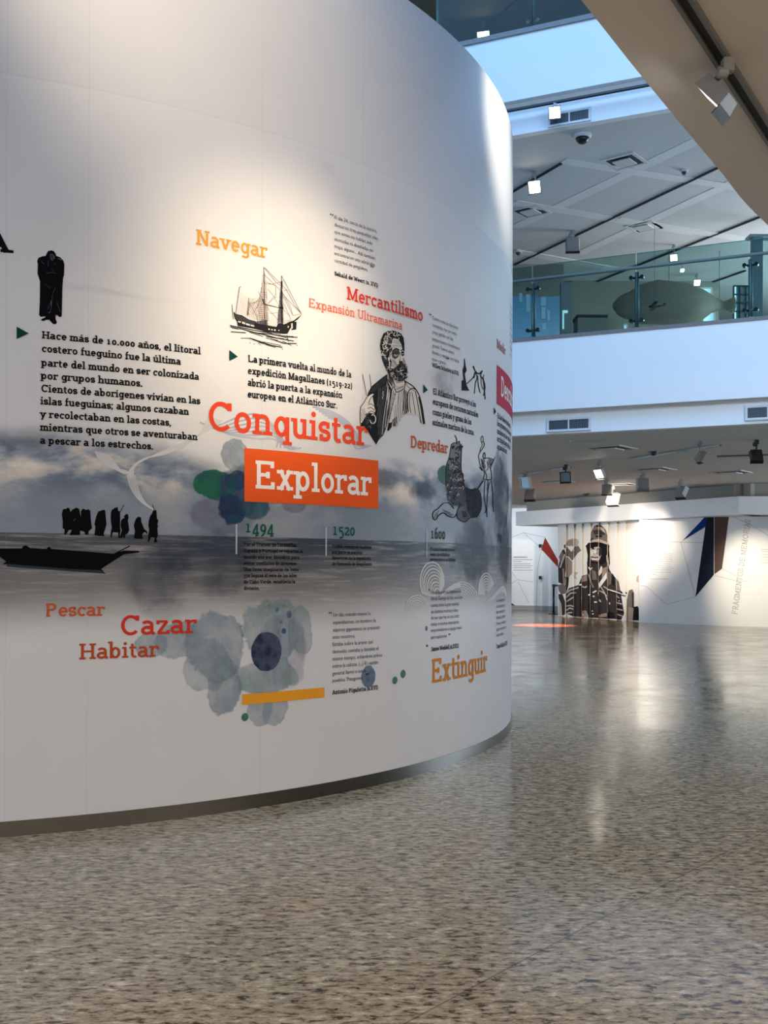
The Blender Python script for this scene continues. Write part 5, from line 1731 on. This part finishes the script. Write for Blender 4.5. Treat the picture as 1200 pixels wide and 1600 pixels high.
# windows at the right of the upper gallery
wn = 0
for (x0, y0, x1, y1, cols, rows) in ((1146, 447, 1175, 500, 3, 4), (1176, 438, 1187, 497, 2, 6), (1093, 450, 1112, 460.5, 1, 1), (1098, 487, 1116, 503, 1, 1), (974, 507, 980, 516, 1, 1)):
    wn += 1
    y = 26.4 if x0 < 1120 else 25.2
    p, q = on_depth(x0, y1, y), on_depth(x1, y0, y)
    r = bpy.data.objects.new('window_%d' % wn, None); COL.objects.link(r); r.location = ((p.x + q.x) / 2, y, p.z); struct(r)
    mb = MB(); mb.box(((p.x + q.x) / 2, y + .03, (p.z + q.z) / 2), (q.x - p.x, .02, q.z - p.z)); mb.build('pane', day if cols < 3 else paint('frosted_pane', (120, 150, 158), .3), r)
    mb = MB()
    for i in range(cols + 1):
        mb.box((p.x + (q.x - p.x) * i / cols, y, (p.z + q.z) / 2), (.03, .05, q.z - p.z))
    for j in range(rows + 1):
        mb.box(((p.x + q.x) / 2, y, p.z + (q.z - p.z) * j / rows), (q.x - p.x, .05, .03))
    mb.build('mullions', paint('window_frame', (40, 56, 66), .5) if cols > 1 else vent_frame, r)
    if cols == 3:
        for i in (0.03, 0.86):
            mb = MB(); mb.box((p.x + (q.x - p.x) * (i + .06), y + .01, (p.z + q.z) / 2), ((q.x - p.x) * .11, .02, q.z - p.z)); mb.build('bright_pane', day, r)
c, s = facing(1165, 1196, 362, 22.0)
t = thing('column', 'blue grey steel column behind the right balcony post', 'column', (c.x, 22, gz))
mb = MB(); mb.box((c.x, 22, (gz + ZU - .35) / 2), (.20, .2, ZU - .35 - gz)); o = mb.build('shaft', dark_steel, t)
mb = MB(); mb.box((c.x + .05, 22, ZU - .33), (.46, .3, .05)); mb.build('capital', dark_steel, t)
# hanging whale and little aeroplane
whale_mat = paint('whale_grey_brown', (134, 128, 114), 0.55, var=0.08, scale=2)
wy = 24.0
prof = [(958, 474, 482), (966, 464, 492), (975, 459, 497), (985, 456, 500), (1000, 446, 506), (1027, 438, 506), (1045, 440, 507), (1070, 443, 506), (1095, 452, 502), (1112, 461, 489), (1124, 468, 486), (1130, 471, 483), (1138, 468, 486), (1146, 464, 490)]
cs = [on_depth(x, (a + b) / 2, wy) for x, a, b in prof]; rs = [abs(on_depth(x, a, wy).z - on_depth(x, b, wy).z) / 2 for x, a, b in prof]
t = thing('whale_model', 'big grey brown whale shape tapering to a tail, hanging behind the balcony glass', 'sculpture', (cs[7].x, wy, cs[7].z))
mb = MB(); mb.tube(cs, rs, 28); mb.build('body', whale_mat, t, smooth=True)
mb = MB(); mb.tube([(cs[6].x, wy, cs[6].z + .4), (cs[6].x, wy, ZU - .004)], .006, 6); mb.tube([(cs[10].x, wy, cs[10].z), (cs[10].x, wy, ZU - .004)], .006, 6); mb.build('wire', lamp_dark, t)
py_ = 22.2
p = on_depth(1026, 479, py_)
t = thing('model_aeroplane', 'small dark model aeroplane hanging in front of the whale', 'model aeroplane', p)
mb = MB(); mb.tube([p + Vector((-.17, 0, -.01)), p + Vector((-.13, 0, 0)), p + Vector((.0, 0, .005)), p + Vector((.17, 0, .02))], [.014, .026, .024, .008], 12); mb.build('fuselage', black_mat, t, smooth=True)
mb = MB(); mb.box(p + Vector((-.06, 0, .045)), (.09, .5, .008)); mb.box(p + Vector((-.06, 0, -.03)), (.09, .46, .008)); mb.build('wings', black_mat, t)
mb = MB(); mb.box(p + Vector((.16, 0, .045)), (.05, .008, .06)); mb.box(p + Vector((.16, 0, .02)), (.05, .16, .008)); mb.build('tail', black_mat, t)
mb = MB(); mb.tube([p + Vector((-.05, 0, .04)), Vector((p.x - .05, p.y, ZU))], .003, 6); mb.build('wire', lamp_dark, t)

# ------------------------------------------------------------------ back of the lower gallery
rose = ink('panel_red', (150, 52, 44)); navy_p = ink('panel_navy', (30, 36, 52)); brown_p = ink('panel_brown', (88, 70, 66)); blue_p = ink('panel_blue', (18, 56, 124))
thin_line = ink('panel_line', (150, 156, 162)); text_grey = ink('panel_text', (150, 152, 154)); text_dark = ink('panel_text_dark', (70, 74, 78))


def flat_print(name, wall, polys, mat, parent, label=None, off=0.004):
    m = MB()
    for pl in polys:
        vs = [wall.hit(x, y, off) for x, y in pl]
        m.add(vs, [tuple(range(len(vs)))])
    me = bpy.data.meshes.new(name); me.from_pydata(m.v, [], m.f); me.materials.append(mat); me.update()
    bm = bmesh.new(); bm.from_mesh(me); bmesh.ops.triangulate(bm, faces=[f for f in bm.faces if len(f.verts) > 4]); bm.to_mesh(me); bm.free()
    o = bpy.data.objects.new(name, me); COL.objects.link(o); o.parent = parent; o.matrix_parent_inverse = parent.matrix_basis.inverted()
    if label: o['label'] = label
    return o


def pxlines(ls, w):
    return [list(q) for l in ls for q in stroke(l, w)]


# far left wall
mb = MB(); wl.solid(mb, 0.0, ZL, .2)
far = mb.build('wall_far_left', white_paint); struct(far)
mb = MB(); wl.solid(mb, 0.0, .16, .01, out=.015); struct(mb.build('baseboard_far', lamp_grey))
flat_print('graphic', wl, [[(846.2, 858.6), (851.6, 839.4), (873.5, 878), (873.8, 888.5)]], rose, far, 'dark red angular panel')
flat_print('graphic', wl, [[(795, 937), (800, 943), (814, 951), (795, 951)]], navy_p, far, 'navy corner triangle')
flat_print('line_drawing', wl, pxlines([[(796, 841), (818, 832.3), (851.6, 839.4)], [(818, 832.3), (842, 853)], [(846.2, 858.6), (840, 888), (838, 950)], [(800, 893), (806, 903)], [(799, 912), (808, 905.6), (834, 909.4)], [(809, 908), (826, 942)]], 0.55), thin_line, far)
flat_print('text_block', wl, pxlines([[(802, 870.5), (824, 870.5)]], 1.0) + pxlines([[(802, y), (x, y)] for y, x in ((874.3, 832), (877.2, 815), (881, 829), (884, 832), (887, 829), (891, 832))], 0.6), text_dark, far)
bn = 0
for lab, y0 in (('small black wall device beside the red panel', 853), ('small black wall device halfway up the far wall', 902.5)):
    p = wl.hit(844, y0, .05)
    t = thing('wall_device', lab, 'wall device', p)
    mb = MB(); mb.box(p, (.10, .09, .12)); mb.build('box', black_mat, t, bevel=.01)
    mb = MB(); mb.box(p + Vector((.03, .02, -.12)), (.05, .03, .12)); mb.build('bracket', vent_frame, t)

# the bulkhead over the screens and the recess above it
ba, bb, bc = plan(806, 821.5, 2.94), plan(1154, 803.5, 2.94), Vector((24.3, 0))
bc.y = bb.y - 1.2
bw = Wall(ba, bb); bw2 = Wall(bb, bc)
ZBH0, ZBH1 = 2.94, 3.40
mb = MB(); bw.solid(mb, ZBH0, ZBH1, 1.5); bw2.solid(mb, ZBH0, ZBH1, 2.2, t0=1.2)
mb.prism([tuple(bw2.a), tuple(bw2.a + bw2.e * 1.2), tuple(bw2.a + bw2.e * 1.2 - bw2.n * 2.0), tuple(bw2.a - bw.n * 1.5)], ZBH0, ZBH1); struct(mb.build('wall_bulkhead', white_paint))
mb = MB(); 
for w_ in (bw, bw2):
    w2_ = Wall(w_.a - w_.n * .45, w_.a - w_.n * .45 + w_.e * w_.len)
    w2_.solid(mb, ZBH1 - .05, ZL, .15)
struct(mb.build('wall_recess', grey_wall))

# slatted soldier screen
X_B = [872, 884, 896.3, 908.7, 922, 935, 949, 963.3, 977.5, 998.5]
tones = {}
for nm, rgb in (('light', (212, 206, 200)), ('black', (28, 26, 28)), ('dark', (58, 52, 52)), ('mid', (112, 102, 98)), ('warm', (150, 130, 120)), ('pale', (186, 174, 164)), ('white', (226, 222, 216))):
    tones[nm] = ink('photo_' + nm, rgb)
SA = lambda x, y: (865 + x * .1, 810 + y * .1)          # crop coordinates of the left half
SB = lambda x, y: (920 + x * .10625, 810 + y * .10625)  # crop coordinates of the right half
shapes = []


def sh(f, pts, tone):
    shapes.append(([f(*p) for p in pts], tone))


def shl(f, pts, w, tone):
    P_ = [f(*p) for p in pts]
    for q in stroke(P_, w):
        shapes.append((list(q), tone))


# rear soldier
sh(SA, [(70, 760), (100, 640), (130, 500), (165, 480), (190, 540), (200, 700), (180, 900), (150, 1030), (75, 1000)], 'dark')
sh(SA, [(80, 600), (130, 510), (160, 560), (110, 700)], 'mid')
sh(SA, [(70, 1040), (150, 1020), (200, 1060), (190, 1170), (120, 1190), (80, 1130)], 'mid')
sh(SA, [(75, 1180), (140, 1190), (180, 1300), (180, 1500), (130, 1520), (120, 1330), (80, 1260)], 'dark')
sh(SA, [(85, 1260), (118, 1330), (120, 1525), (75, 1525)], 'pale')
shl(SA, [(100, 770), (160, 600), (175, 560)], 2.2, 'pale')
shl(SA, [(150, 780), (165, 1050)], 2.6, 'warm')
sh(SA, [(160, 420), (190, 400), (185, 470), (165, 465)], 'dark')
sh(SA, [(190, 400), (215, 340), (300, 310), (370, 320), (395, 360), (385, 430), (330, 440), (250, 440), (200, 420)], 'pale')
sh(SA, [(200, 400), (240, 340), (300, 330), (305, 420), (240, 430)], 'warm')
sh(SA, [(205, 430), (320, 440), (300, 510), (280, 520), (240, 480)], 'white')
sh(SA, [(190, 440), (230, 470), (280, 525), (330, 440), (390, 430), (430, 500), (380, 540), (290, 660), (240, 600), (190, 580)], 'mid')
sh(SA, [(190, 600), (240, 610), (290, 680), (290, 860), (240, 920), (195, 900)], 'warm')
shl(SA, [(195, 600), (240, 610), (290, 670)], 1.2, 'white')
sh(SA, [(380, 540), (440, 500), (510, 540), (525, 700), (480, 740), (400, 720), (330, 690)], 'white')
sh(SA, [(290, 680), (400, 720), (480, 740), (525, 880), (440, 920), (400, 1050), (240, 1080), (195, 1180), (240, 1000), (250, 900), (290, 860)], 'white')
sh(SA, [(330, 830), (385, 850), (340, 900), (370, 960), (320, 930)], 'pale')
sh(SA, [(170, 900), (240, 920), (230, 1050), (190, 1180), (180, 1000)], 'dark')
# front soldier sleeve with stripes
sh(SA, [(190, 1200), (240, 1090), (390, 1040), (440, 900), (530, 870), (560, 1000), (560, 1500), (440, 1560), (310, 1540), (190, 1480)], 'dark')
for l in ([(200, 1170), (260, 1120), (390, 1080)], [(195, 1240), (260, 1170), (350, 1160)], [(200, 1300), (310, 1230)], [(195, 1370), (260, 1360), (320, 1380)], [(195, 1440), (250, 1400), (310, 1420)], [(200, 1480), (290, 1470)], [(440, 1060), (490, 1080), (520, 1060)]):
    shl(SA, l, 2.0, 'pale')
sh(SA, [(440, 920), (520, 870), (525, 970), (440, 1000)], 'warm')
sh(SA, [(400, 1025), (440, 1025), (440, 1045), (400, 1050)], 'white')
sh(SA, [(440, 1440), (510, 1440), (535, 1500), (530, 1545), (440, 1540)], 'warm')
shl(SA, [(455, 1490), (470, 1520)], 1.5, 'white')
# torso
sh(SA, [(520, 680), (560, 660), (700, 690), (840, 620), (860, 760), (860, 1560), (540, 1560), (540, 900)], 'dark')
sh(SB, [(140, 700), (270, 690), (330, 800), (440, 930), (470, 1100), (520, 1400), (480, 1480), (140, 1480)], 'dark')
shl(SA, [(545, 560), (535, 760), (545, 1000), (552, 1555)], 2.4, 'black')
shl(SA, [(545, 760), (570, 800), (605, 770)], 1.6, 'white')
shl(SA, [(545, 870), (580, 980), (620, 1080)], 2.2, 'warm')
shl(SA, [(420, 1050), (420, 1540)], 2.0, 'black')
sh(SA, [(590, 790), (660, 830), (680, 960), (600, 960)], 'mid')
shl(SA, [(700, 690), (700, 1555)], 1.8, 'black')
for q in ([(540, 1195), (570, 1195)], [(610, 1218), (640, 1218)], [(632, 1308), (675, 1308)], [(597, 1440), (607, 1455)], [(600, 1495), (625, 1490)], [(610, 1160), (670, 1130)], [(715, 1265), (735, 1305)]):
    shl(SA, q, 2.0, 'white')
sh(SB, [(148, 780), (180, 700), (200, 720), (190, 800), (150, 850)], 'white')
sh(SB, [(145, 960), (262, 790), (265, 880), (150, 1035)], 'white')
sh(SB, [(200, 740), (262, 710), (262, 790), (190, 900)], 'warm')
for l in ([(150, 1060), (210, 1090), (265, 1140)], [(180, 1010), (240, 1110), (268, 1200)], [(215, 1000), (268, 1030)]):
    shl(SB, l, 1.5, 'pale')
sh(SB, [(270, 770), (330, 800), (330, 960), (275, 1000)], 'mid')
sh(SB, [(330, 960), (350, 810), (385, 870), (380, 1000)], 'black')
sh(SB, [(385, 870), (440, 940), (455, 1070), (400, 1050)], 'mid')
shl(SB, [(268, 1040), (400, 1080), (540, 1128)], 1.7, 'white')
shl(SB, [(270, 1065), (400, 1105), (540, 1145)], 1.5, 'black')
sh(SB, [(460, 1060), (490, 1080), (500, 1110), (465, 1100)], 'black'); sh(SB, [(535, 1080), (565, 1090), (560, 1110), (535, 1105)], 'dark')
for l in ([(410, 1140), (460, 1190), (440, 1220)], [(410, 1240), (490, 1260)], [(410, 1330), (500, 1350)], [(420, 1410), (500, 1440)]):
    shl(SB, l, 1.5, 'pale')
for l in ([(420, 1180), (480, 1200)], [(420, 1290), (490, 1310)], [(430, 1370), (510, 1390)], [(410, 1470), (480, 1480)]):
    shl(SB, l, 2.6, 'black')
sh(SB, [(140, 1420), (260, 1390), (270, 1440), (150, 1460)], 'warm'); sh(SB, [(270, 1420), (300, 1370), (360, 1380), (390, 1470), (280, 1475)], 'black')
sh(SB, [(298, 1235), (312, 1235), (312, 1265), (300, 1268)], 'white')
# head and helmet
sh(SA, [(500, 430), (545, 380), (700, 365), (840, 380), (870, 430), (860, 560), (850, 660), (760, 720), (560, 690), (530, 560), (515, 470)], 'black')
sh(SA, [(575, 470), (640, 450), (700, 440), (740, 470), (750, 560), (720, 640), (690, 670), (590, 660), (572, 600)], 'pale')
sh(SA, [(690, 450), (745, 470), (752, 560), (720, 600), (690, 560)], 'dark')
for l, w in (([(590, 455), (630, 460)], 1.8), ([(600, 470), (640, 480)], 1.6), ([(680, 480), (720, 485)], 2.2), ([(650, 540), (680, 545)], 1.2), ([(580, 600), (650, 615), (700, 605)], 1.6), ([(590, 650), (680, 660)], 1.0), ([(640, 500), (630, 560)], .8)):
    shl(SA, l, w, 'black')
sh(SA, [(578, 500), (612, 498), (622, 545), (600, 590), (578, 590)], 'white'); sh(SA, [(628, 490), (650, 490), (664, 545), (634, 552)], 'white'); sh(SA, [(590, 625), (680, 628), (672, 650), (600, 648)], 'white')
sh(SB, [(25, 345), (35, 200), (75, 115), (135, 90), (200, 110), (250, 170), (275, 260), (280, 390), (200, 360), (100, 350)], 'mid')
sh(SB, [(65, 115), (135, 95), (200, 120), (140, 125)], 'black'); sh(SB, [(60, 180), (130, 160), (140, 230), (80, 240)], 'dark'); sh(SB, [(120, 170), (230, 180), (240, 240), (150, 250)], 'dark'); sh(SB, [(90, 250), (200, 250), (190, 275), (110, 280)], 'black')
sh(SB, [(30, 300), (70, 280), (60, 320), (30, 335)], 'dark'); sh(SB, [(150, 120), (220, 150), (250, 220), (200, 190)], 'pale'); sh(SB, [(40, 320), (150, 300), (270, 350), (270, 385), (150, 345), (30, 345)], 'pale')
sh(SB, [(255, 390), (290, 400), (285, 450), (262, 460)], 'black'); shl(SB, [(292, 480), (302, 680)], 1.6, 'black'); shl(SB, [(262, 540), (268, 640)], 1.0, 'pale')
# blurred figure at the right
sh(SB, [(560, 1500), (560, 1200), (590, 1060), (640, 1040), (665, 1100), (660, 1500)], 'mid')
sh(SB, [(630, 1100), (660, 1080), (665, 1300), (640, 1350)], 'dark'); sh(SB, [(580, 1300), (660, 1320), (640, 1500), (575, 1500)], 'warm')
sh(SB, [(660, 1300), (720, 1290), (735, 1330), (735, 1500), (650, 1500)], 'black'); sh(SB, [(700, 860), (735, 830), (735, 940), (700, 930)], 'pale')


def clip(poly, x, keep_right):
    out = []
    for i in range(len(poly)):
        p, q = poly[i - 1], poly[i]
        pi, qi = (p[0] >= x) == keep_right or p[0] == x, (q[0] >= x) == keep_right or q[0] == x
        if pi != qi:
            t_ = (x - p[0]) / (q[0] - p[0]); out.append((x, p[1] + (q[1] - p[1]) * t_))
        if qi: out.append(q)
    return out


scr = thing('soldier_photo_screen', 'slatted screen with a black and white photo of two soldiers', 'photo screen', (sw.a.x, sw.a.y, 0))
ks = list(tones)
for i in range(9):
    x0, x1 = X_B[i], X_B[i + 1]
    # each slat stands turned a little, its right end nearer the viewer
    p0 = sw.hit(x0, 900, 0.0); p1 = sw.hit(x1, 900, 0.0)
    r0 = ray(x0, 900); t0_ = p0.y + .06; a_ = Vector((r0.x * t0_, t0_))
    r1 = ray(x1, 900); t_ = (p1.y - .10); b_ = Vector((r1.x * t_, t_))
    w_ = Wall(a_, b_)
    mb = MB(); w_.solid(mb, 0.0, ZBH0 - .004, .006)
    sl_ = mb.build('slat', tones['white'], scr)
    lay = {}
    m = MB()
    off = .003
    for pl, tn in shapes:
        off += .0001
        c_ = clip(clip(pl, x0 + .05, True), x1 - .05, False)
        c_ = [p for k, p in enumerate(c_) if abs(p[0] - c_[k - 1][0]) + abs(p[1] - c_[k - 1][1]) > 1e-6]
        if len(c_) < 3: continue
        vs = [w_.hit(x, y, off) for x, y in c_]
        if min(v.z for v in vs) < .01:
            vs = [Vector((v.x, v.y, max(v.z, .012))) for v in vs]
        m.add(vs, [tuple(range(len(vs)))], ks.index(tn))
    if not m.v: continue
    me = bpy.data.meshes.new('photo_print'); me.from_pydata(m.v, [], m.f)
    for k in ks: me.materials.append(tones[k])
    me.polygons.foreach_set('material_index', m.m); me.update()
    bm = bmesh.new(); bm.from_mesh(me); bmesh.ops.triangulate(bm, faces=[f for f in bm.faces if len(f.verts) > 4]); bm.to_mesh(me); bm.free()
    o = bpy.data.objects.new('photo_print', me); COL.objects.link(o); o.parent = sl_; o.matrix_parent_inverse = Matrix.Identity(4) if False else sl_.matrix_world.inverted()

# white folded exhibition wall
mb = MB(); w1.solid(mb, 0, ZBH0 - .004, .35)
wa = mb.build('wall_exhibition_left', white_paint); struct(wa)
mb = MB(); w2.solid(mb, 0, ZBH0 - .004, .35)
wb_ = mb.build('wall_exhibition_right', white_paint); struct(wb_)
Q = lambda x, y: (1000 + x / 6, 780 + y / 6)
flat_print('graphic', w1, [[Q(398, 390), Q(625, 148), Q(612, 258)]], blue_p, wa, 'bright blue triangle')
flat_print('graphic', w1, [[Q(625, 150), Q(692, 148), Q(692, 708), Q(520, 915), Q(612, 262)]], navy_p, wa, 'dark navy angular panel')
flat_print('graphic', w2, [[Q(697, 148), Q(836, 146), Q(768, 652), Q(697, 703)]], brown_p, wb_, 'dark brown angular panel')
flat_print('line_drawing', w1, pxlines([[Q(-5, 398), Q(390, 402), Q(590, 408)], [Q(395, 395), Q(385, 410), Q(520, 915)], [Q(-5, 812), Q(55, 815), Q(250, 985), Q(515, 918)], [Q(398, 390), Q(612, 262)]], 0.5), thin_line, wa)
flat_print('line_drawing', w2, pxlines([[Q(836, 150), Q(980, 210), Q(1200, 335)], [Q(768, 652), Q(900, 720)], [Q(700, 716), Q(880, 760), Q(1000, 770)]], 0.5), thin_line, wb_)
rr = random.Random(3)
flat_print('text_block', w1, pxlines([[Q(98, y), Q(98 + rr.uniform(190, 220), y)] for y in (512, 530, 548, 566, 584, 606, 628, 646, 664, 684)] + [[Q(98, 703), Q(150, 703)], [Q(98, 748), Q(260, 748)]], 0.55), text_grey, wa)
flat_print('text_block', w2, pxlines([[Q(1130, y), Q(1240, y)] for y in (470, 490, 520, 545, 570, 595)], 1.2), ink('panel_text_pale', (196, 196, 192)), wb_)
q, W = text_quads('FRAGMENTOS DE MEMORIAS', 0.06, True, 0.02)
pA, pB = (1151.5, 960.5), (1172.8, 812)
L_ = math.hypot(pB[0] - pA[0], pB[1] - pA[1]); ux, uy = (pB[0] - pA[0]) / L_, (pB[1] - pA[1]) / L_
nx, ny = uy, -ux
k_ = L_ / W; kh = 8.2 / CAP
flat_print('lettering', w2, [[(pA[0] + ux * p[0] * k_ + nx * p[1] * kh, pA[1] + uy * p[0] * k_ + ny * p[1] * kh) for p in f] for f in q], ink('lettering_grey', (146, 142, 134)), wb_, 'upright grey lettering')
p = w2.hit(1164, 805, .05)
t = thing('wall_sensor', 'tiny black sensor under the bulkhead by the lettering', 'sensor', p)
mb = MB(); mb.box(p, (.09, .07, .05)); mb.build('body', black_mat, t, bevel=.008)

# stanchion
b0 = on_z(865, 959.5, 0)
t = thing('stanchion', 'slim black queue post beside the soldier screen', 'queue post', b0)
mb = MB(); mb.tube([b0, b0 + Vector((0, 0, .03)), b0 + Vector((0, 0, .05))], [.17, .17, .05], 24); mb.build('base', black_mat, t)
mb = MB(); mb.tube([b0 + Vector((0, 0, .04)), b0 + Vector((0, 0, .92))], .034, 14); mb.build('pole', black_mat, t, smooth=True)
mb = MB(); mb.tube([b0 + Vector((0, 0, .90)), b0 + Vector((0, 0, 1.0))], .055, 16); mb.build('belt_head', black_mat, t)
mb = MB(); mb.box(b0 + Vector((.11, 0, .96)), (.14, .03, .06)); mb.build('belt_clip', black_mat, t)

# ------------------------------------------------------------------ lamplight of the room's spotlights
def aim(name, src, dst, power, color=WARM, cone=40, blend=.8, radius=.08):
    return spot(name, src, dst, power, color, cone, blend, radius)


# spotlights on the near soffit washing the mural
m1 = wallpt(*D(425, 450)); m2 = wallpt(*D(330, -40)); m3 = wallpt(*D(785, 215)); m4 = wallpt(*D(60, 640)); m5 = wallpt(*D(560, 900))
aim('mural_spot', near_l, wallpt(*D(425, 490)), 400, WARM, 46, 1.0)
aim('mural_spot', (-1.9, 2.6, 8.0), m2, 1700, (1.0, .82, .62), 38, 1.0)
aim('mural_spot', (3.6, 6.6, 8.4), m3, 3000, (1.0, .93, .80), 17, 1.0, .1)
aim('mural_spot', (0.6, 3.0, 3.9), m5, 45, WARM, 60, 1.0)
# exhibition walls
aim('gallery_spot', LP['wall'], w1.hit(1030, 845), 330, (1.0, .86, .64), 46, 1.0)
aim('gallery_spot', LP['lettering'], w2.hit(1182, 915), 900, (1.0, .86, .64), 48, 1.0)
aim('gallery_spot', LP['soldier'], sw.hit(915, 885), 2600, (1.0, .86, .70), 44, 1.0)
aim('gallery_spot', LP['soldier_right'], sw.hit(968, 870), 1500, (1.0, .86, .70), 38, 1.0)
aim('gallery_spot', LP['soldier'] + Vector((.12, -.1, 0)), bw.hit(994, 797), 110, (1.0, .86, .64), 26, 1.0)
dst = wl.hit(818, 842); src = dst + Vector((wl.n.x * 3, wl.n.y * 3, 0)); src.z = ZL - .2
aim('gallery_spot', src, dst, 260, (.92, .96, 1.0), 70, 1.0)
# orange effect light on the floor behind the mural wall
dst = on_z(850, 977, 0)
aim('effect_spot', (dst.x - .3, dst.y + .2, ZL - .3), dst, 3000, (1.0, .25, .10), 30, .5)
